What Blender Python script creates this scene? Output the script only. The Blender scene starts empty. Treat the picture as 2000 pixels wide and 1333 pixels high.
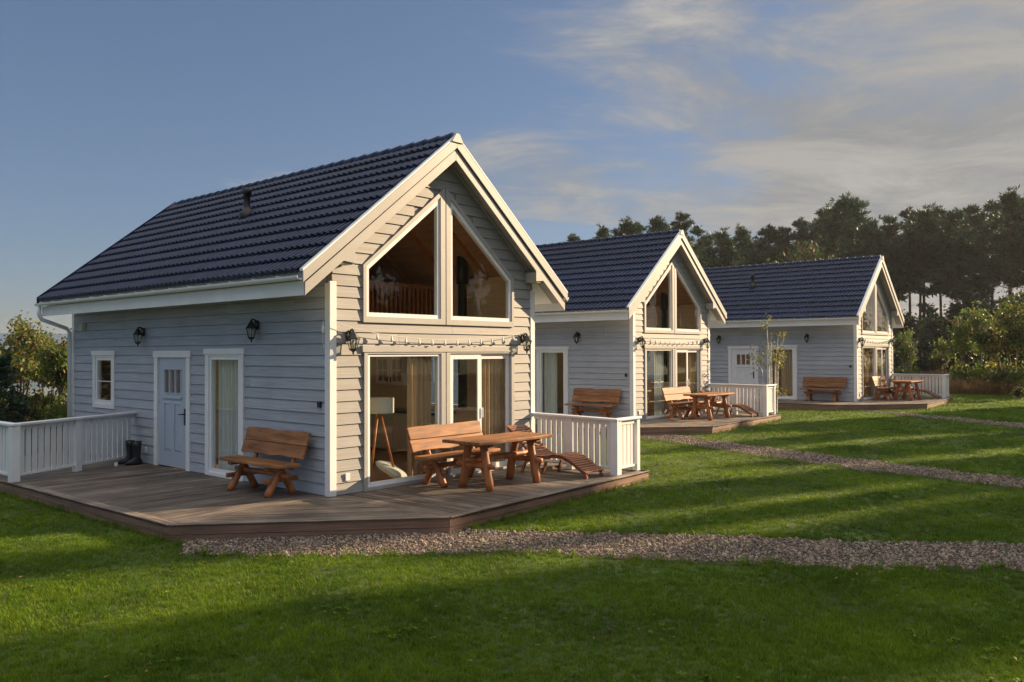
import bpy, bmesh, math, random
import numpy as np
from mathutils import Matrix, Vector

sc = bpy.context.scene
COL = sc.collection
R = math.radians
rng = np.random.default_rng(7)
random.seed(7)

# ------------------------------------------------------------------ camera
CAM = np.array([-7.3117, -9.8275, 2.08])
YAW, PITCH, ROLL, FPX = 0.8565, 0.0136, -0.0029, 1611.96
_f = np.array([math.sin(YAW) * math.cos(PITCH), math.cos(YAW) * math.cos(PITCH), math.sin(PITCH)])
_r = np.array([math.cos(YAW), -math.sin(YAW), 0.0])
_u = np.cross(_r, _f)
_r2 = _r * math.cos(ROLL) + _u * math.sin(ROLL)
_u2 = -_r * math.sin(ROLL) + _u * math.cos(ROLL)
cam = bpy.data.cameras.new('camera')
cam.sensor_width = 36.0
cam.lens = FPX / 2000 * 36
cam.clip_start, cam.clip_end = 0.1, 3000
camo = bpy.data.objects.new('camera', cam)
COL.objects.link(camo)
camo.matrix_world = Matrix(((_r2[0], _u2[0], -_f[0], CAM[0]), (_r2[1], _u2[1], -_f[1], CAM[1]), (_r2[2], _u2[2], -_f[2], CAM[2]), (0, 0, 0, 1)))
sc.camera = camo

# ------------------------------------------------------------------ sky, sun, exposure
SUN_AZ, SUN_EL = 112.5, 19.0          # azimuth clockwise from +Y
SUN_STRENGTH, SKY_STRENGTH, EXPOSURE = 3.3, 0.10, 1.82
w = bpy.data.worlds.new('World')
sc.world = w
w.use_nodes = True
nt = w.node_tree
bg = nt.nodes['Background']
bg.inputs[1].default_value = SKY_STRENGTH
sky = nt.nodes.new('ShaderNodeTexSky')
sky.sky_type = 'NISHITA'
sky.sun_disc = False
sky.sun_elevation = R(SUN_EL)
sky.sun_rotation = R(SUN_AZ)
sky.air_density, sky.dust_density, sky.ozone_density = 1.0, 0.7, 2.5
def N(t, **kw):
    n = nt.nodes.new(t)
    for k, v in kw.items():
        setattr(n, k, v)
    return n
def VM(op, a, b=None):
    n = N('ShaderNodeVectorMath', operation=op)
    for i, q in enumerate((a, b)):
        if q is None: continue
        if hasattr(q, 'is_linked'): nt.links.new(q, n.inputs[i])
        else: n.inputs[i].default_value = q
    return n
def MA(op, a, b=None, c=None, clamp=False):
    n = N('ShaderNodeMath', operation=op, use_clamp=clamp)
    for i, q in enumerate((a, b, c)):
        if q is None: continue
        if hasattr(q, 'is_linked'): nt.links.new(q, n.inputs[i])
        else: n.inputs[i].default_value = q
    return n.outputs[0]
tc = N('ShaderNodeTexCoord')
sep = N('ShaderNodeSeparateXYZ'); nt.links.new(tc.outputs['Generated'], sep.inputs[0])
dz = MA('MAXIMUM', MA('ADD', sep.outputs[2], 0.09), 0.03)
comb = N('ShaderNodeCombineXYZ')
nt.links.new(MA('DIVIDE', sep.outputs[0], dz), comb.inputs[0])
nt.links.new(MA('DIVIDE', sep.outputs[1], dz), comb.inputs[1])
rotv = N('ShaderNodeVectorRotate'); rotv.rotation_type = 'Z_AXIS'; rotv.inputs['Angle'].default_value = R(32)
nt.links.new(comb.outputs[0], rotv.inputs[0])
mp = VM('MULTIPLY', rotv.outputs[0], (0.80, 1.15, 1.0))
mp2 = VM('ADD', mp.outputs[0], (3.1, 1.4, 0.0))
n1 = N('ShaderNodeTexNoise'); n1.inputs['Scale'].default_value = 0.55; n1.inputs['Detail'].default_value = 8; n1.inputs['Roughness'].default_value = 0.58; n1.inputs['Distortion'].default_value = 0.5
nt.links.new(mp2.outputs[0], n1.inputs['Vector'])
# the cirrus thickens towards the sun
sund = (math.sin(R(SUN_AZ)), math.cos(R(SUN_AZ)), 0.25)
dot = VM('DOT_PRODUCT', tc.outputs['Generated'], sund)
def smooth(v, lo, hi, top):
    q = N('ShaderNodeMapRange'); q.interpolation_type = 'SMOOTHSTEP'
    q.inputs['From Min'].default_value = lo; q.inputs['From Max'].default_value = hi; q.inputs['To Max'].default_value = top
    nt.links.new(v, q.inputs['Value']); return q.outputs[0]
gam = N('ShaderNodeGamma'); gam.inputs[1].default_value = 0.68
nt.links.new(sky.outputs[0], gam.inputs[0])
mul = N('ShaderNodeMix', data_type='RGBA', blend_type='MULTIPLY'); mul.inputs[0].default_value = 1.0
nt.links.new(gam.outputs[0], mul.inputs[6]); mul.inputs[7].default_value = (0.325, 0.362, 0.44, 1)
# grey hazy cloud banks, denser on the sunny side
n2 = N('ShaderNodeTexNoise'); n2.inputs['Scale'].default_value = 1.5; n2.inputs['Detail'].default_value = 12; n2.inputs['Roughness'].default_value = 0.70; n2.inputs['Distortion'].default_value = 0.6
nt.links.new(mp2.outputs[0], n2.inputs['Vector'])
bank = MA('ADD', MA('MULTIPLY', n1.outputs[0], 0.55), MA('MULTIPLY', n2.outputs[0], 0.52))
low_ = MA('MULTIPLY', MA('MAXIMUM', MA('SUBTRACT', sep.outputs[2], 0.22), 0.0), -0.75)
covA = MA('ADD', MA('ADD', bank, low_), MA('MULTIPLY_ADD', dot.outputs['Value'], 0.50, -0.31))
mixa = N('ShaderNodeMix', data_type='RGBA')
nt.links.new(smooth(covA, 0.385, 0.62, 0.95), mixa.inputs[0])
nt.links.new(mul.outputs[2], mixa.inputs[6])
tone = N('ShaderNodeMix', data_type='RGBA'); tone.inputs[6].default_value = (0.80, 0.81, 0.82, 1); tone.inputs[7].default_value = (1.22, 1.17, 1.09, 1)
nt.links.new(smooth(n2.outputs[0], 0.36, 0.64, 1.0), tone.inputs[0])
nt.links.new(tone.outputs[2], mixa.inputs[7])
# thin bright wisps, and a bright veil added above the view for fill light
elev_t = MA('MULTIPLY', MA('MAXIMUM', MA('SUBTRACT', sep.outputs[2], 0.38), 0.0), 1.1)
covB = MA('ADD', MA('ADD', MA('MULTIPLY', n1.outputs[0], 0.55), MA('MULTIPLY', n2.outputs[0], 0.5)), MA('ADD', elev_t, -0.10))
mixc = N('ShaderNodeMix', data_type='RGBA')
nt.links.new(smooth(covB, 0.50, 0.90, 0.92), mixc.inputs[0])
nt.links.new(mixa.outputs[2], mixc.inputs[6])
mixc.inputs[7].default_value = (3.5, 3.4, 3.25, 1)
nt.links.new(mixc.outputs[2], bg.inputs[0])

sun = bpy.data.lights.new('sun', 'SUN')
sun.energy = SUN_STRENGTH
sun.angle = R(0.6)
sun.color = (1.0, 0.74, 0.46)
suno = bpy.data.objects.new('sun', sun)
COL.objects.link(suno)
SD = np.array([math.sin(R(SUN_AZ)) * math.cos(R(SUN_EL)), math.cos(R(SUN_AZ)) * math.cos(R(SUN_EL)), math.sin(R(SUN_EL))])
suno.rotation_euler = Vector((-SD[0], -SD[1], -SD[2])).to_track_quat('-Z', 'Y').to_euler()
suno.location = (30, -15, 20)
sc.view_settings.view_transform = 'Standard'
sc.view_settings.look = 'None'
sc.view_settings.exposure = EXPOSURE
sc.view_settings.gamma = 1
sc.render.engine = 'CYCLES'
sc.cycles.use_denoising = True
sc.cycles.max_bounces = 8
sc.cycles.transparent_max_bounces = 16

HAZE = 0.00032

# ------------------------------------------------------------------ helpers
def link_obj(name, me, parent=None):
    o = bpy.data.objects.new(name, me)
    COL.objects.link(o)
    if parent is not None: o.parent = parent
    return o
def tag(o, label=None, cat=None, group=None, kind=None):
    if label: o['label'] = label
    if cat: o['category'] = cat
    if group: o['group'] = group
    if kind: o['kind'] = kind
    return o
def empty(name, loc=(0, 0, 0), rz=0.0, parent=None):
    o = bpy.data.objects.new(name, None)
    COL.objects.link(o)
    o.location = loc; o.rotation_euler = (0, 0, rz)
    o.empty_display_size = 0.2
    if parent is not None: o.parent = parent
    return o
def copy_tree(o, parent=None):
    c = o.copy(); COL.objects.link(c); c.parent = parent
    for ch in list(o.children): copy_tree(ch, c)
    return c

class MB:
    def __init__(s): s.v = []; s.f = []
    def add(s, vs, fs):
        b = len(s.v); s.v += [tuple(q) for q in vs]; s.f += [tuple(i + b for i in f) for f in fs]; return s
    def box(s, x0, x1, y0, y1, z0, z1):
        if x0 > x1: x0, x1 = x1, x0
        if y0 > y1: y0, y1 = y1, y0
        if z0 > z1: z0, z1 = z1, z0
        return s.add([(x0, y0, z0), (x1, y0, z0), (x1, y1, z0), (x0, y1, z0), (x0, y0, z1), (x1, y0, z1), (x1, y1, z1), (x0, y1, z1)],
                     [(0, 3, 2, 1), (4, 5, 6, 7), (0, 1, 5, 4), (1, 2, 6, 5), (2, 3, 7, 6), (3, 0, 4, 7)])
    def prism(s, A, B):
        # two matching loops of 3D points
        n = len(A)
        return s.add(list(A) + list(B), [tuple(range(n - 1, -1, -1)), tuple(range(n, 2 * n))] + [(i, (i + 1) % n, n + (i + 1) % n, n + i) for i in range(n)])
    def ring(s, O, I, f0, f1):
        # frame between an outer and an inner loop (2D), extruded from depth f0 to f1
        n = len(O)
        vs = [f0(p) for p in O] + [f0(p) for p in I] + [f1(p) for p in O] + [f1(p) for p in I]
        fs = []
        for i in range(n):
            j = (i + 1) % n
            fs += [(i, j, n + j, n + i), (2 * n + i, 3 * n + i, 3 * n + j, 2 * n + j), (i, 2 * n + i, 2 * n + j, j), (n + i, n + j, 3 * n + j, 3 * n + i)]
        return s.add(vs, fs)
    def tube(s, path, rad, seg=8, caps=True, jit=0.0, rs=None):
        path = [Vector(p) for p in path]
        if not hasattr(rad, '__len__'): rad = [rad] * len(path)
        t0 = (path[1] - path[0]).normalized()
        up = Vector((0, 0, 1)) if abs(t0.z) < 0.9 else Vector((1, 0, 0))
        vs = []
        for i, p in enumerate(path):
            t = (path[min(i + 1, len(path) - 1)] - path[max(i - 1, 0)]).normalized()
            a = t.cross(up).normalized(); b = t.cross(a)
            for k in range(seg):
                th = 2 * math.pi * k / seg
                r = rad[i] * (1 + (rs.uniform(-jit, jit) if rs else 0))
                vs.append(p + a * (math.cos(th) * r) + b * (math.sin(th) * r))
        fs = []
        for i in range(len(path) - 1):
            for k in range(seg):
                k2 = (k + 1) % seg
                fs.append((i * seg + k, i * seg + k2, (i + 1) * seg + k2, (i + 1) * seg + k))
        if caps:
            fs.append(tuple(range(seg - 1, -1, -1))); m = (len(path) - 1) * seg
            fs.append(tuple(range(m, m + seg)))
        return s.add(vs, fs)
    def lathe(s, prof, c=(0, 0, 0), seg=12, caps=True):
        vs = []
        for r, z in prof:
            for k in range(seg):
                th = 2 * math.pi * (k + .5) / seg
                vs.append((c[0] + r * math.cos(th), c[1] + r * math.sin(th), c[2] + z))
        fs = []
        for i in range(len(prof) - 1):
            for k in range(seg):
                k2 = (k + 1) % seg
                fs.append((i * seg + k, i * seg + k2, (i + 1) * seg + k2, (i + 1) * seg + k))
        if caps:
            fs.append(tuple(range(seg - 1, -1, -1))); m = (len(prof) - 1) * seg
            fs.append(tuple(range(m, m + seg)))
        return s.add(vs, fs)
    def mesh(s, name, mat, smooth=False, fix=True):
        me = bpy.data.meshes.new(name)
        me.from_pydata(s.v, [], s.f)
        if fix:
            bm = bmesh.new(); bm.from_mesh(me)
            bmesh.ops.recalc_face_normals(bm, faces=bm.faces)
            bm.to_mesh(me); bm.free()
        if mat: me.materials.append(mat)
        if smooth:
            me.polygons.foreach_set('use_smooth', [True] * len(me.polygons))
        me.update()
        return me
    def build(s, name, mat, parent=None, smooth=False, bevel=0.0):
        o = link_obj(name, s.mesh(name, mat, smooth), parent)
        if bevel:
            m = o.modifiers.new('bevel', 'BEVEL'); m.width = bevel; m.segments = 2; m.limit_method = 'ANGLE'; m.angle_limit = R(40)
        return o

def np_mesh(name, verts, quads, mats, mat_idx=None, tris=False):
    k = 3 if tris else 4
    me = bpy.data.meshes.new(name)
    nv, nf = len(verts), len(quads)
    me.vertices.add(nv); me.vertices.foreach_set('co', np.asarray(verts, np.float32).ravel())
    me.loops.add(nf * k); me.loops.foreach_set('vertex_index', np.asarray(quads, np.int32).ravel())
    me.polygons.add(nf)
    me.polygons.foreach_set('loop_start', np.arange(0, nf * k, k, dtype=np.int32))
    me.polygons.foreach_set('loop_total', np.full(nf, k, np.int32))
    for m in mats: me.materials.append(m)
    if mat_idx is not None: me.polygons.foreach_set('material_index', np.asarray(mat_idx, np.int32))
    me.update(calc_edges=True); me.validate()
    return me

# ------------------------------------------------------------------ materials
def lin(c): return tuple(((x / 255) / 12.92 if x / 255 <= .04045 else ((x / 255 + .055) / 1.055) ** 2.4) for x in c)
def material(name, col, rough=0.6, var=0.12, scale=(3, 3, 3), detail=6, bump=0.0, bump_scale=None, rnd=0.0, col2=None, metallic=0.0, spec=0.5,
             knots=0.0, coat=0.0, transl=0.0, hue=0.0, dist=0.0, rough_var=0.0, stain=0.0, world=False):
    m = bpy.data.materials.new(name); m.use_nodes = True
    t = m.node_tree; b = t.nodes['Principled BSDF']
    def n(ty, **kw):
        q = t.nodes.new(ty)
        for k, v in kw.items(): setattr(q, k, v)
        return q
    L = t.links.new
    c = n('ShaderNodeTexCoord'); oi = n('ShaderNodeObjectInfo')
    off = n('ShaderNodeVectorMath', operation='MULTIPLY_ADD')
    cb = n('ShaderNodeCombineXYZ')
    for i in range(3): L(oi.outputs['Random'], cb.inputs[i])
    L(cb.outputs[0], off.inputs[0]); off.inputs[1].default_value = (37.0, 53.0, 71.0); L(c.outputs['Object'], off.inputs[2])
    if world:
        gp = n('ShaderNodeNewGeometry'); off.inputs[1].default_value = (0, 0, 0); L(gp.outputs['Position'], off.inputs[2])
    mpn = n('ShaderNodeMapping'); mpn.inputs['Scale'].default_value = scale; L(off.outputs[0], mpn.inputs[0])
    nz = n('ShaderNodeTexNoise'); nz.inputs['Scale'].default_value = 1.0; nz.inputs['Detail'].default_value = detail; nz.inputs['Roughness'].default_value = .6; nz.inputs['Distortion'].default_value = dist
    L(mpn.outputs[0], nz.inputs['Vector'])
    c2 = col2 if col2 else tuple(x * (1 - 2.2 * var) for x in col)
    c1 = tuple(min(1, x * (1 + var)) for x in col)
    rp = n('ShaderNodeValToRGB'); rp.color_ramp.elements[0].position = .32; rp.color_ramp.elements[1].position = .68
    rp.color_ramp.elements[0].color = (*c2, 1); rp.color_ramp.elements[1].color = (*c1, 1)
    L(nz.outputs[0], rp.inputs[0])
    out = rp.outputs[0]
    if stain:
        n4 = n('ShaderNodeTexNoise'); n4.inputs['Scale'].default_value = 1.7; n4.inputs['Detail'].default_value = 5; L(c.outputs['Object'], n4.inputs['Vector'])
        mr_ = n('ShaderNodeMapRange'); mr_.inputs['From Min'].default_value = .35; mr_.inputs['From Max'].default_value = .7; mr_.inputs['To Min'].default_value = 1 - stain; mr_.inputs['To Max'].default_value = 1.0
        L(n4.outputs[0], mr_.inputs['Value'])
        mx = n('ShaderNodeMix', data_type='RGBA', blend_type='MULTIPLY'); mx.inputs[0].default_value = 1
        L(out, mx.inputs[6]); L(mr_.outputs[0], mx.inputs[7]); out = mx.outputs[2]
    if knots:
        vo = n('ShaderNodeTexVoronoi'); vo.inputs['Scale'].default_value = 1.0
        mk = n('ShaderNodeMapping'); mk.inputs['Scale'].default_value = tuple(max(1.6, x * .35) for x in scale); L(off.outputs[0], mk.inputs[0]); L(mk.outputs[0], vo.inputs['Vector'])
        mr_ = n('ShaderNodeMapRange'); mr_.inputs['From Min'].default_value = .03; mr_.inputs['From Max'].default_value = .10; mr_.inputs['To Min'].default_value = 1 - knots; mr_.inputs['To Max'].default_value = 1
        L(vo.outputs['Distance'], mr_.inputs['Value'])
        mx = n('ShaderNodeMix', data_type='RGBA', blend_type='MULTIPLY'); mx.inputs[0].default_value = 1
        L(out, mx.inputs[6]); L(mr_.outputs[0], mx.inputs[7]); out = mx.outputs[2]
    if rnd or hue:
        hs = n('ShaderNodeHueSaturation')
        mr_ = n('ShaderNodeMapRange'); mr_.inputs['To Min'].default_value = 1 - rnd; mr_.inputs['To Max'].default_value = 1 + rnd
        L(oi.outputs['Random'], mr_.inputs['Value']); L(mr_.outputs[0], hs.inputs['Value'])
        if hue:
            ml = n('ShaderNodeMath', operation='MULTIPLY'); ml.inputs[1].default_value = 7.31
            fr = n('ShaderNodeMath', operation='FRACT'); L(oi.outputs['Random'], ml.inputs[0]); L(ml.outputs[0], fr.inputs[0])
            m2 = n('ShaderNodeMapRange'); m2.inputs['To Min'].default_value = .5 - hue; m2.inputs['To Max'].default_value = .5 + hue
            L(fr.outputs[0], m2.inputs['Value']); L(m2.outputs[0], hs.inputs['Hue'])
        L(out, hs.inputs['Color']); out = hs.outputs[0]
    L(out, b.inputs['Base Color'])
    b.inputs['Roughness'].default_value = rough
    if rough_var:
        m2 = n('ShaderNodeMapRange'); m2.inputs['To Min'].default_value = rough - rough_var; m2.inputs['To Max'].default_value = rough + rough_var
        L(nz.outputs[0], m2.inputs['Value']); L(m2.outputs[0], b.inputs['Roughness'])
    b.inputs['Metallic'].default_value = metallic
    b.inputs['Specular IOR Level'].default_value = spec
    b.inputs['Coat Weight'].default_value = coat
    if bump:
        bn = n('ShaderNodeBump'); bn.inputs['Strength'].default_value = bump; bn.inputs['Distance'].default_value = .01
        src = nz
        if bump_scale:
            src = n('ShaderNodeTexNoise'); src.inputs['Scale'].default_value = 1; src.inputs['Detail'].default_value = 5
            mb_ = n('ShaderNodeMapping'); mb_.inputs['Scale'].default_value = bump_scale; L(off.outputs[0], mb_.inputs[0]); L(mb_.outputs[0], src.inputs['Vector'])
        L(src.outputs[0], bn.inputs['Height']); L(bn.outputs[0], b.inputs['Normal'])
    if transl:
        tr = n('ShaderNodeBsdfTranslucent'); L(out, tr.inputs[0])
        mx = n('ShaderNodeMixShader'); mx.inputs[0].default_value = transl
        L(b.outputs[0], mx.inputs[1]); L(tr.outputs[0], mx.inputs[2])
        L(mx.outputs[0], t.nodes['Material Output'].inputs[0])
    return m
def glass_material(name, tint=(0.93, 0.96, 0.95), ior=1.5, rough=0.0):
    m = bpy.data.materials.new(name); m.use_nodes = True
    t = m.node_tree; t.nodes.remove(t.nodes['Principled BSDF'])
    lw = t.nodes.new('ShaderNodeLayerWeight'); lw.inputs[0].default_value = .5
    pw = t.nodes.new('ShaderNodeMath'); pw.operation = 'POWER'; pw.inputs[1].default_value = 5
    fr = t.nodes.new('ShaderNodeMath'); fr.operation = 'MULTIPLY_ADD'; fr.inputs[1].default_value = .95; fr.inputs[2].default_value = .042
    t.links.new(lw.outputs['Facing'], pw.inputs[0]); t.links.new(pw.outputs[0], fr.inputs[0])
    tr = t.nodes.new('ShaderNodeBsdfTransparent'); tr.inputs[0].default_value = (*tint, 1)
    gl = t.nodes.new('ShaderNodeBsdfGlossy'); gl.inputs['Roughness'].default_value = rough
    mx = t.nodes.new('ShaderNodeMixShader')
    t.links.new(fr.outputs[0], mx.inputs[0]); t.links.new(tr.outputs[0], mx.inputs[1]); t.links.new(gl.outputs[0], mx.inputs[2])
    t.links.new(mx.outputs[0], t.nodes['Material Output'].inputs[0])
    return m

M = {}
M['clad_side'] = material('grey_cladding_shade_tone', (.42, .447, .505), .62, .11, (14, 1.4, 60), bump=.25, bump_scale=(40, 2.0, 140), rnd=.055, knots=.06, stain=.10)  # same grey as the gable, lighter and bluer: shade-side tone put into colour
M['clad_gable'] = material('grey_cladding_sun_tone', (.335, .325, .31), .62, .09, (1.4, 14, 60), bump=.25, bump_scale=(2.0, 40, 140), rnd=.055, knots=.06, stain=.10)  # same paint as the side walls, darkened to offset sunlight on the gable
M['sheath'] = material('wall_board_paint', (.30, .30, .31), .7, .05)
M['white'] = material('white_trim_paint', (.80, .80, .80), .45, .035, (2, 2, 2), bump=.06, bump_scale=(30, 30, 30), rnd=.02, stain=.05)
M['white_sun_dimmed'] = material('white_paint_dimmed_for_sun', (.385, .372, .348), .5, .04, (2, 6, 2), bump=.08, bump_scale=(6, 60, 30), rnd=.02, knots=.06, stain=.06)  # white trim of the sunlit gable, darkened in colour to offset the sun
M['pvc'] = material('white_plastic', (.80, .81, .82), .28, .02)
M['tile'] = material('anthracite_roof_tile', (.018, .031, .078), .46, .20, (5, 5, 5), bump=.12, bump_scale=(60, 60, 60), rnd=.2, rough_var=.08, spec=.2)
M['deck'] = material('weathered_deck_wood', (.235, .185, .145), .62, .40, (1.3, 34, 10), bump=.4, bump_scale=(3, 170, 60), rnd=.36, knots=.5, stain=.5)
M['skirt'] = material('brown_deck_skirt_wood', (.27, .155, .105), .6, .2, (1.2, 1.2, 40), bump=.3, rnd=.15, knots=.4, stain=.25)
M['rustic'] = material('varnished_rustic_wood', (.37, .160, .060), .62, .24, (1.5, 12, 14), bump=.16, bump_scale=(3, 40, 40), rnd=.12, knots=.45, spec=.3, dist=.5, stain=.3)
M['log'] = material('varnished_log', (.40, .135, .040), .55, .2, (9, 9, 2.2), bump=.2, bump_scale=(24, 24, 4), rnd=.12, knots=.3, coat=.03)
M['loung'] = material('dark_oiled_slat_wood', (.29, .115, .052), .5, .2, (2, 20, 20), bump=.15, rnd=.12)
M['black'] = material('black_painted_metal', (.012, .012, .013), .35, .1)
M['lglass'] = glass_material('lantern_glass', (.8, .82, .8), rough=.12)
M['glass'] = glass_material('window_glass', (.96, .98, .97), 1.55)
M['bulb'] = material('lantern_bulb', (.8, .78, .72), .3, .02)
M['wire'] = material('pale_wire', (.62, .60, .56), .5, .03)
M['blue_door'] = material('pale_blue_door_paint', (.42, .48, .575), .42, .03, bump=.04, bump_scale=(30, 30, 30))
M['white_door'] = material('white_door_paint', (.74, .75, .78), .42, .03)
M['int_wall'] = material('interior_panelling', (.72, .55, .35), .6, .08, (2, 2, 30), rnd=.03)
M['int_wood'] = material('orange_pine', (.46, .16, .045), .45, .16, (12, 1.5, 12), rnd=.08, knots=.3)
M['int_brown'] = material('brown_ceiling_boards', (.46, .25, .145), .6, .14, (10, 1.5, 10))
M['int_floor'] = material('dark_oak_floor', (.34, .20, .11), .4, .16, (1.5, 12, 4))
M['curtain'] = material('ochre_curtain', (.62, .43, .24), .85, .06, (30, 30, 3), transl=.25)
M['sheer'] = material('white_sheer_curtain', (.78, .80, .77), .85, .05, (30, 30, 3), transl=.35)
M['shade'] = material('white_lamp_shade', (.75, .74, .66), .8, .03, transl=.3)
M['rubber'] = material('black_rubber', (.012, .013, .016), .4, .1)
M['socket'] = material('white_socket', (.75, .75, .74), .4, .02)
M['bark'] = material('pine_bark', (.115, .075, .052), .85, .3, (6, 6, 1.2), bump=.6)
M['bark2'] = material('grey_bark', (.15, .125, .10), .85, .25, (8, 8, 1.5), bump=.4)
M['birch'] = material('birch_bark', (.55, .52, .46), .7, .3, (3, 3, 18), bump=.2)
def leaf(name, col, rnd=.25, transl=.35, hue=.02, var=.35):
    return material(name, col, .55, var, (.9, .9, .9), detail=3, rnd=rnd, transl=transl, hue=hue)
M['pine'] = leaf('pine_needles', (.036, .078, .034), .2, .25, .015)
M['spruce'] = leaf('dark_spruce_needles', (.030, .050, .027), .2, .2, .012)
M['leaf_green'] = leaf('green_leaves', (.135, .195, .032), .2, .45)
M['leaf_dark'] = leaf('dark_green_leaves', (.060, .092, .025), .2, .4)
M['leaf_yellow'] = leaf('autumn_yellow_leaves', (.24, .19, .030), .25, .4)
M['leaf_rust'] = leaf('autumn_brown_leaves', (.15, .085, .028), .25, .35)
M['grass'] = material('lawn_grass', (.132, .205, .007), .5, .25, (.75, .75, .75), detail=7, rnd=.34, transl=.38, hue=.022, spec=.2, world=True, col2=(.062, .122, .007))
M['dry'] = material('dry_tall_grass', (.20, .125, .05), .7, .3, (.6, .6, .6), rnd=.35, transl=.3, hue=.015)
M['soil'] = material('lawn_ground', (.060, .088, .014), .95, .35, (.7, .7, .7), detail=8, bump=.3, bump_scale=(9, 9, 9))
M['gravelbed'] = material('gravel_bed', (.07, .055, .042), .95, .4, (45, 45, 45), detail=3, bump=.8, bump_scale=(60, 60, 60))
M['stone'] = material('gravel_stone', (.27, .202, .150), .75, .2, (20, 20, 20), rnd=.68, hue=.035)

# ------------------------------------------------------------------ ground and paths
def gz(x, y=0):
    return -0.19 + 0.0075 * np.clip(x, 0, 60)
def ground_sheet():
    xs = np.concatenate([[-900, -200, -60], np.arange(-20, 61, 2.0), [90, 140, 250, 500, 1200]])
    ys = np.concatenate([[-900, -200, -60], np.arange(-24, 41, 4.0), [60, 100, 200, 500, 1200]])
    mb = MB()
    vs = [(x, y, float(gz(x))) for y in ys for x in xs]
    nx = len(xs)
    fs = [(j * nx + i, j * nx + i + 1, (j + 1) * nx + i + 1, (j + 1) * nx + i) for j in range(len(ys) - 1) for i in range(nx - 1)]
    mb.add(vs, fs)
    return tag(mb.build('ground', M['soil']), kind='structure')
ground_sheet()
PATHS = [
    [(-2.30, 0.05), (-2.52, -0.35), (-2.60, -1.05), (-2.04, -1.78), (-1.30, -2.62), (-0.32, -3.74), (-0.02, -4.22), (0.90, -5.95), (1.78, -7.30), (2.47, -8.24), (5.2, -13.5),
     (6.8, -13.0), (3.75, -8.04), (2.74, -6.57), (2.36, -5.88), (1.58, -4.47), (0.90, -3.57), (0.22, -2.35), (0.0, -2.3), (-2.25, 0.05)],
    [(11.2, 1.95), (10.6, 1.33), (9.34, -2.04), (8.47, -4.71), (8.0, -7.35), (6.9, -14), (8.1, -14), (9.09, -7.17), (10.07, -3.73), (11.14, -0.61), (12.0, 1.4)],
    [(24.2, 1.18), (23.3, 0.9), (21.83, -0.98), (18.95, -5.59), (14.6, -13), (16.2, -13), (20.44, -5.32), (22.83, -0.67)],
]
def in_poly(px, py, poly):
    r = np.zeros(px.shape, bool); n = len(poly); j = n - 1
    for i in range(n):
        xi, yi = poly[i]; xj, yj = poly[j]
        c = ((yi > py) != (yj > py)) & (px < (xj - xi) * (py - yi) / (yj - yi + 1e-12) + xi)
        r ^= c; j = i
    return r
PATH_LABEL = ['brown pebble path running from the deck of the nearest cottage', 'pale pebble path leading to the middle cottage', 'thin pebble path leading to the far cottage']
for k, P in enumerate(PATHS):
    bm = bmesh.new()
    vs = [bm.verts.new((x, y, float(gz(x)) + .006)) for x, y in P]
    fc = bm.faces.new(vs); bmesh.ops.triangulate(bm, faces=[fc]); bmesh.ops.recalc_face_normals(bm, faces=bm.faces)
    me = bpy.data.meshes.new('gravel_path'); bm.to_mesh(me); bm.free(); me.materials.append(M['gravelbed'])
    o = link_obj('path', me); tag(o, PATH_LABEL[k], 'path', kind='structure')

# ------------------------------------------------------------------ cottage
W, L = 4.60, 9.10
SL = 0.807                              # roof slope
APZ = 5.60                              # top of the roof sheathing at the ridge
TH = math.atan(SL)
XC = W / 2
EAVE = -0.67
YF, YB = -0.29, L + 0.06
DECK_POLY = dict(A=(-2.64, 8.6), B=(-2.49, -0.17), C=(0.02, -2.43), D=(5.10, -2.20))

def clip(poly, nx, ny, d):
    out = []
    for i in range(len(poly)):
        a, b = poly[i], poly[(i + 1) % len(poly)]
        da, db = a[0] * nx + a[1] * ny - d, b[0] * nx + b[1] * ny - d
        if da <= 0: out.append(a)
        if (da < 0 < db) or (db < 0 < da):
            t = da / (da - db); out.append((a[0] + (b[0] - a[0]) * t, a[1] + (b[1] - a[1]) * t))
    return out

def make_tile_mesh(cols=1):
    wdt, ln = .30, .345
    prof = [(0, 0), (.028, .0), (.046, .022), (.075, .032), (.104, .022), (.122, .0), (.150, 0), (.178, 0), (.196, .022), (.225, .032), (.254, .022), (.272, .0), (.2985, 0)]
    mb = MB()
    for c in range(cols):
        n = len(prof)
        vs = [(u + c * wdt, 0, h + .060) for u, h in prof] + [(u + c * wdt, ln, h + .006) for u, h in prof] + [(u + c * wdt, .0, .001 + h * .5) for u, h in prof]
        fs = [(i, i + 1, n + i + 1, n + i) for i in range(n - 1)] + [(2 * n + i, 2 * n + i + 1, i + 1, i) for i in range(n - 1)]
        mb.add(vs, fs)
    return mb.mesh('roof_tile', M['tile'], fix=False)
TILE = make_tile_mesh()
def roof_frame(r, y):      # left slope: x axis = -Y, y axis = up the slope, z axis = normal
    s = r * .32
    c_, s_ = math.cos(TH), math.sin(TH)
    x0, z0 = EAVE - .03, APZ - SL * (XC - (EAVE - .03))
    ox, oz = x0 + s * c_ - s_ * .002, z0 + s * s_ + c_ * .002
    return Matrix(((0, c_, -s_, ox), (-1, 0, 0, y), (0, s_, c_, oz), (0, 0, 0, 1)))

def intervals(z, y_or_x_rng, openings):
    segs = [y_or_x_rng(z)]
    for op in openings:
        q = op(z)
        if q is None: continue
        new = []
        for a, b in segs:
            if q[1] <= a or q[0] >= b: new.append((a, b)); continue
            if q[0] > a: new.append((a, q[0]))
            if q[1] < b: new.append((q[1], b))
        segs = new
    return [s for s in segs if s[1] - s[0] > .012]

def rect_op(a, b, z0, z1):
    return (lambda z: (a, b) if z0 < z < z1 else None), [z0, z1]

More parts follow.
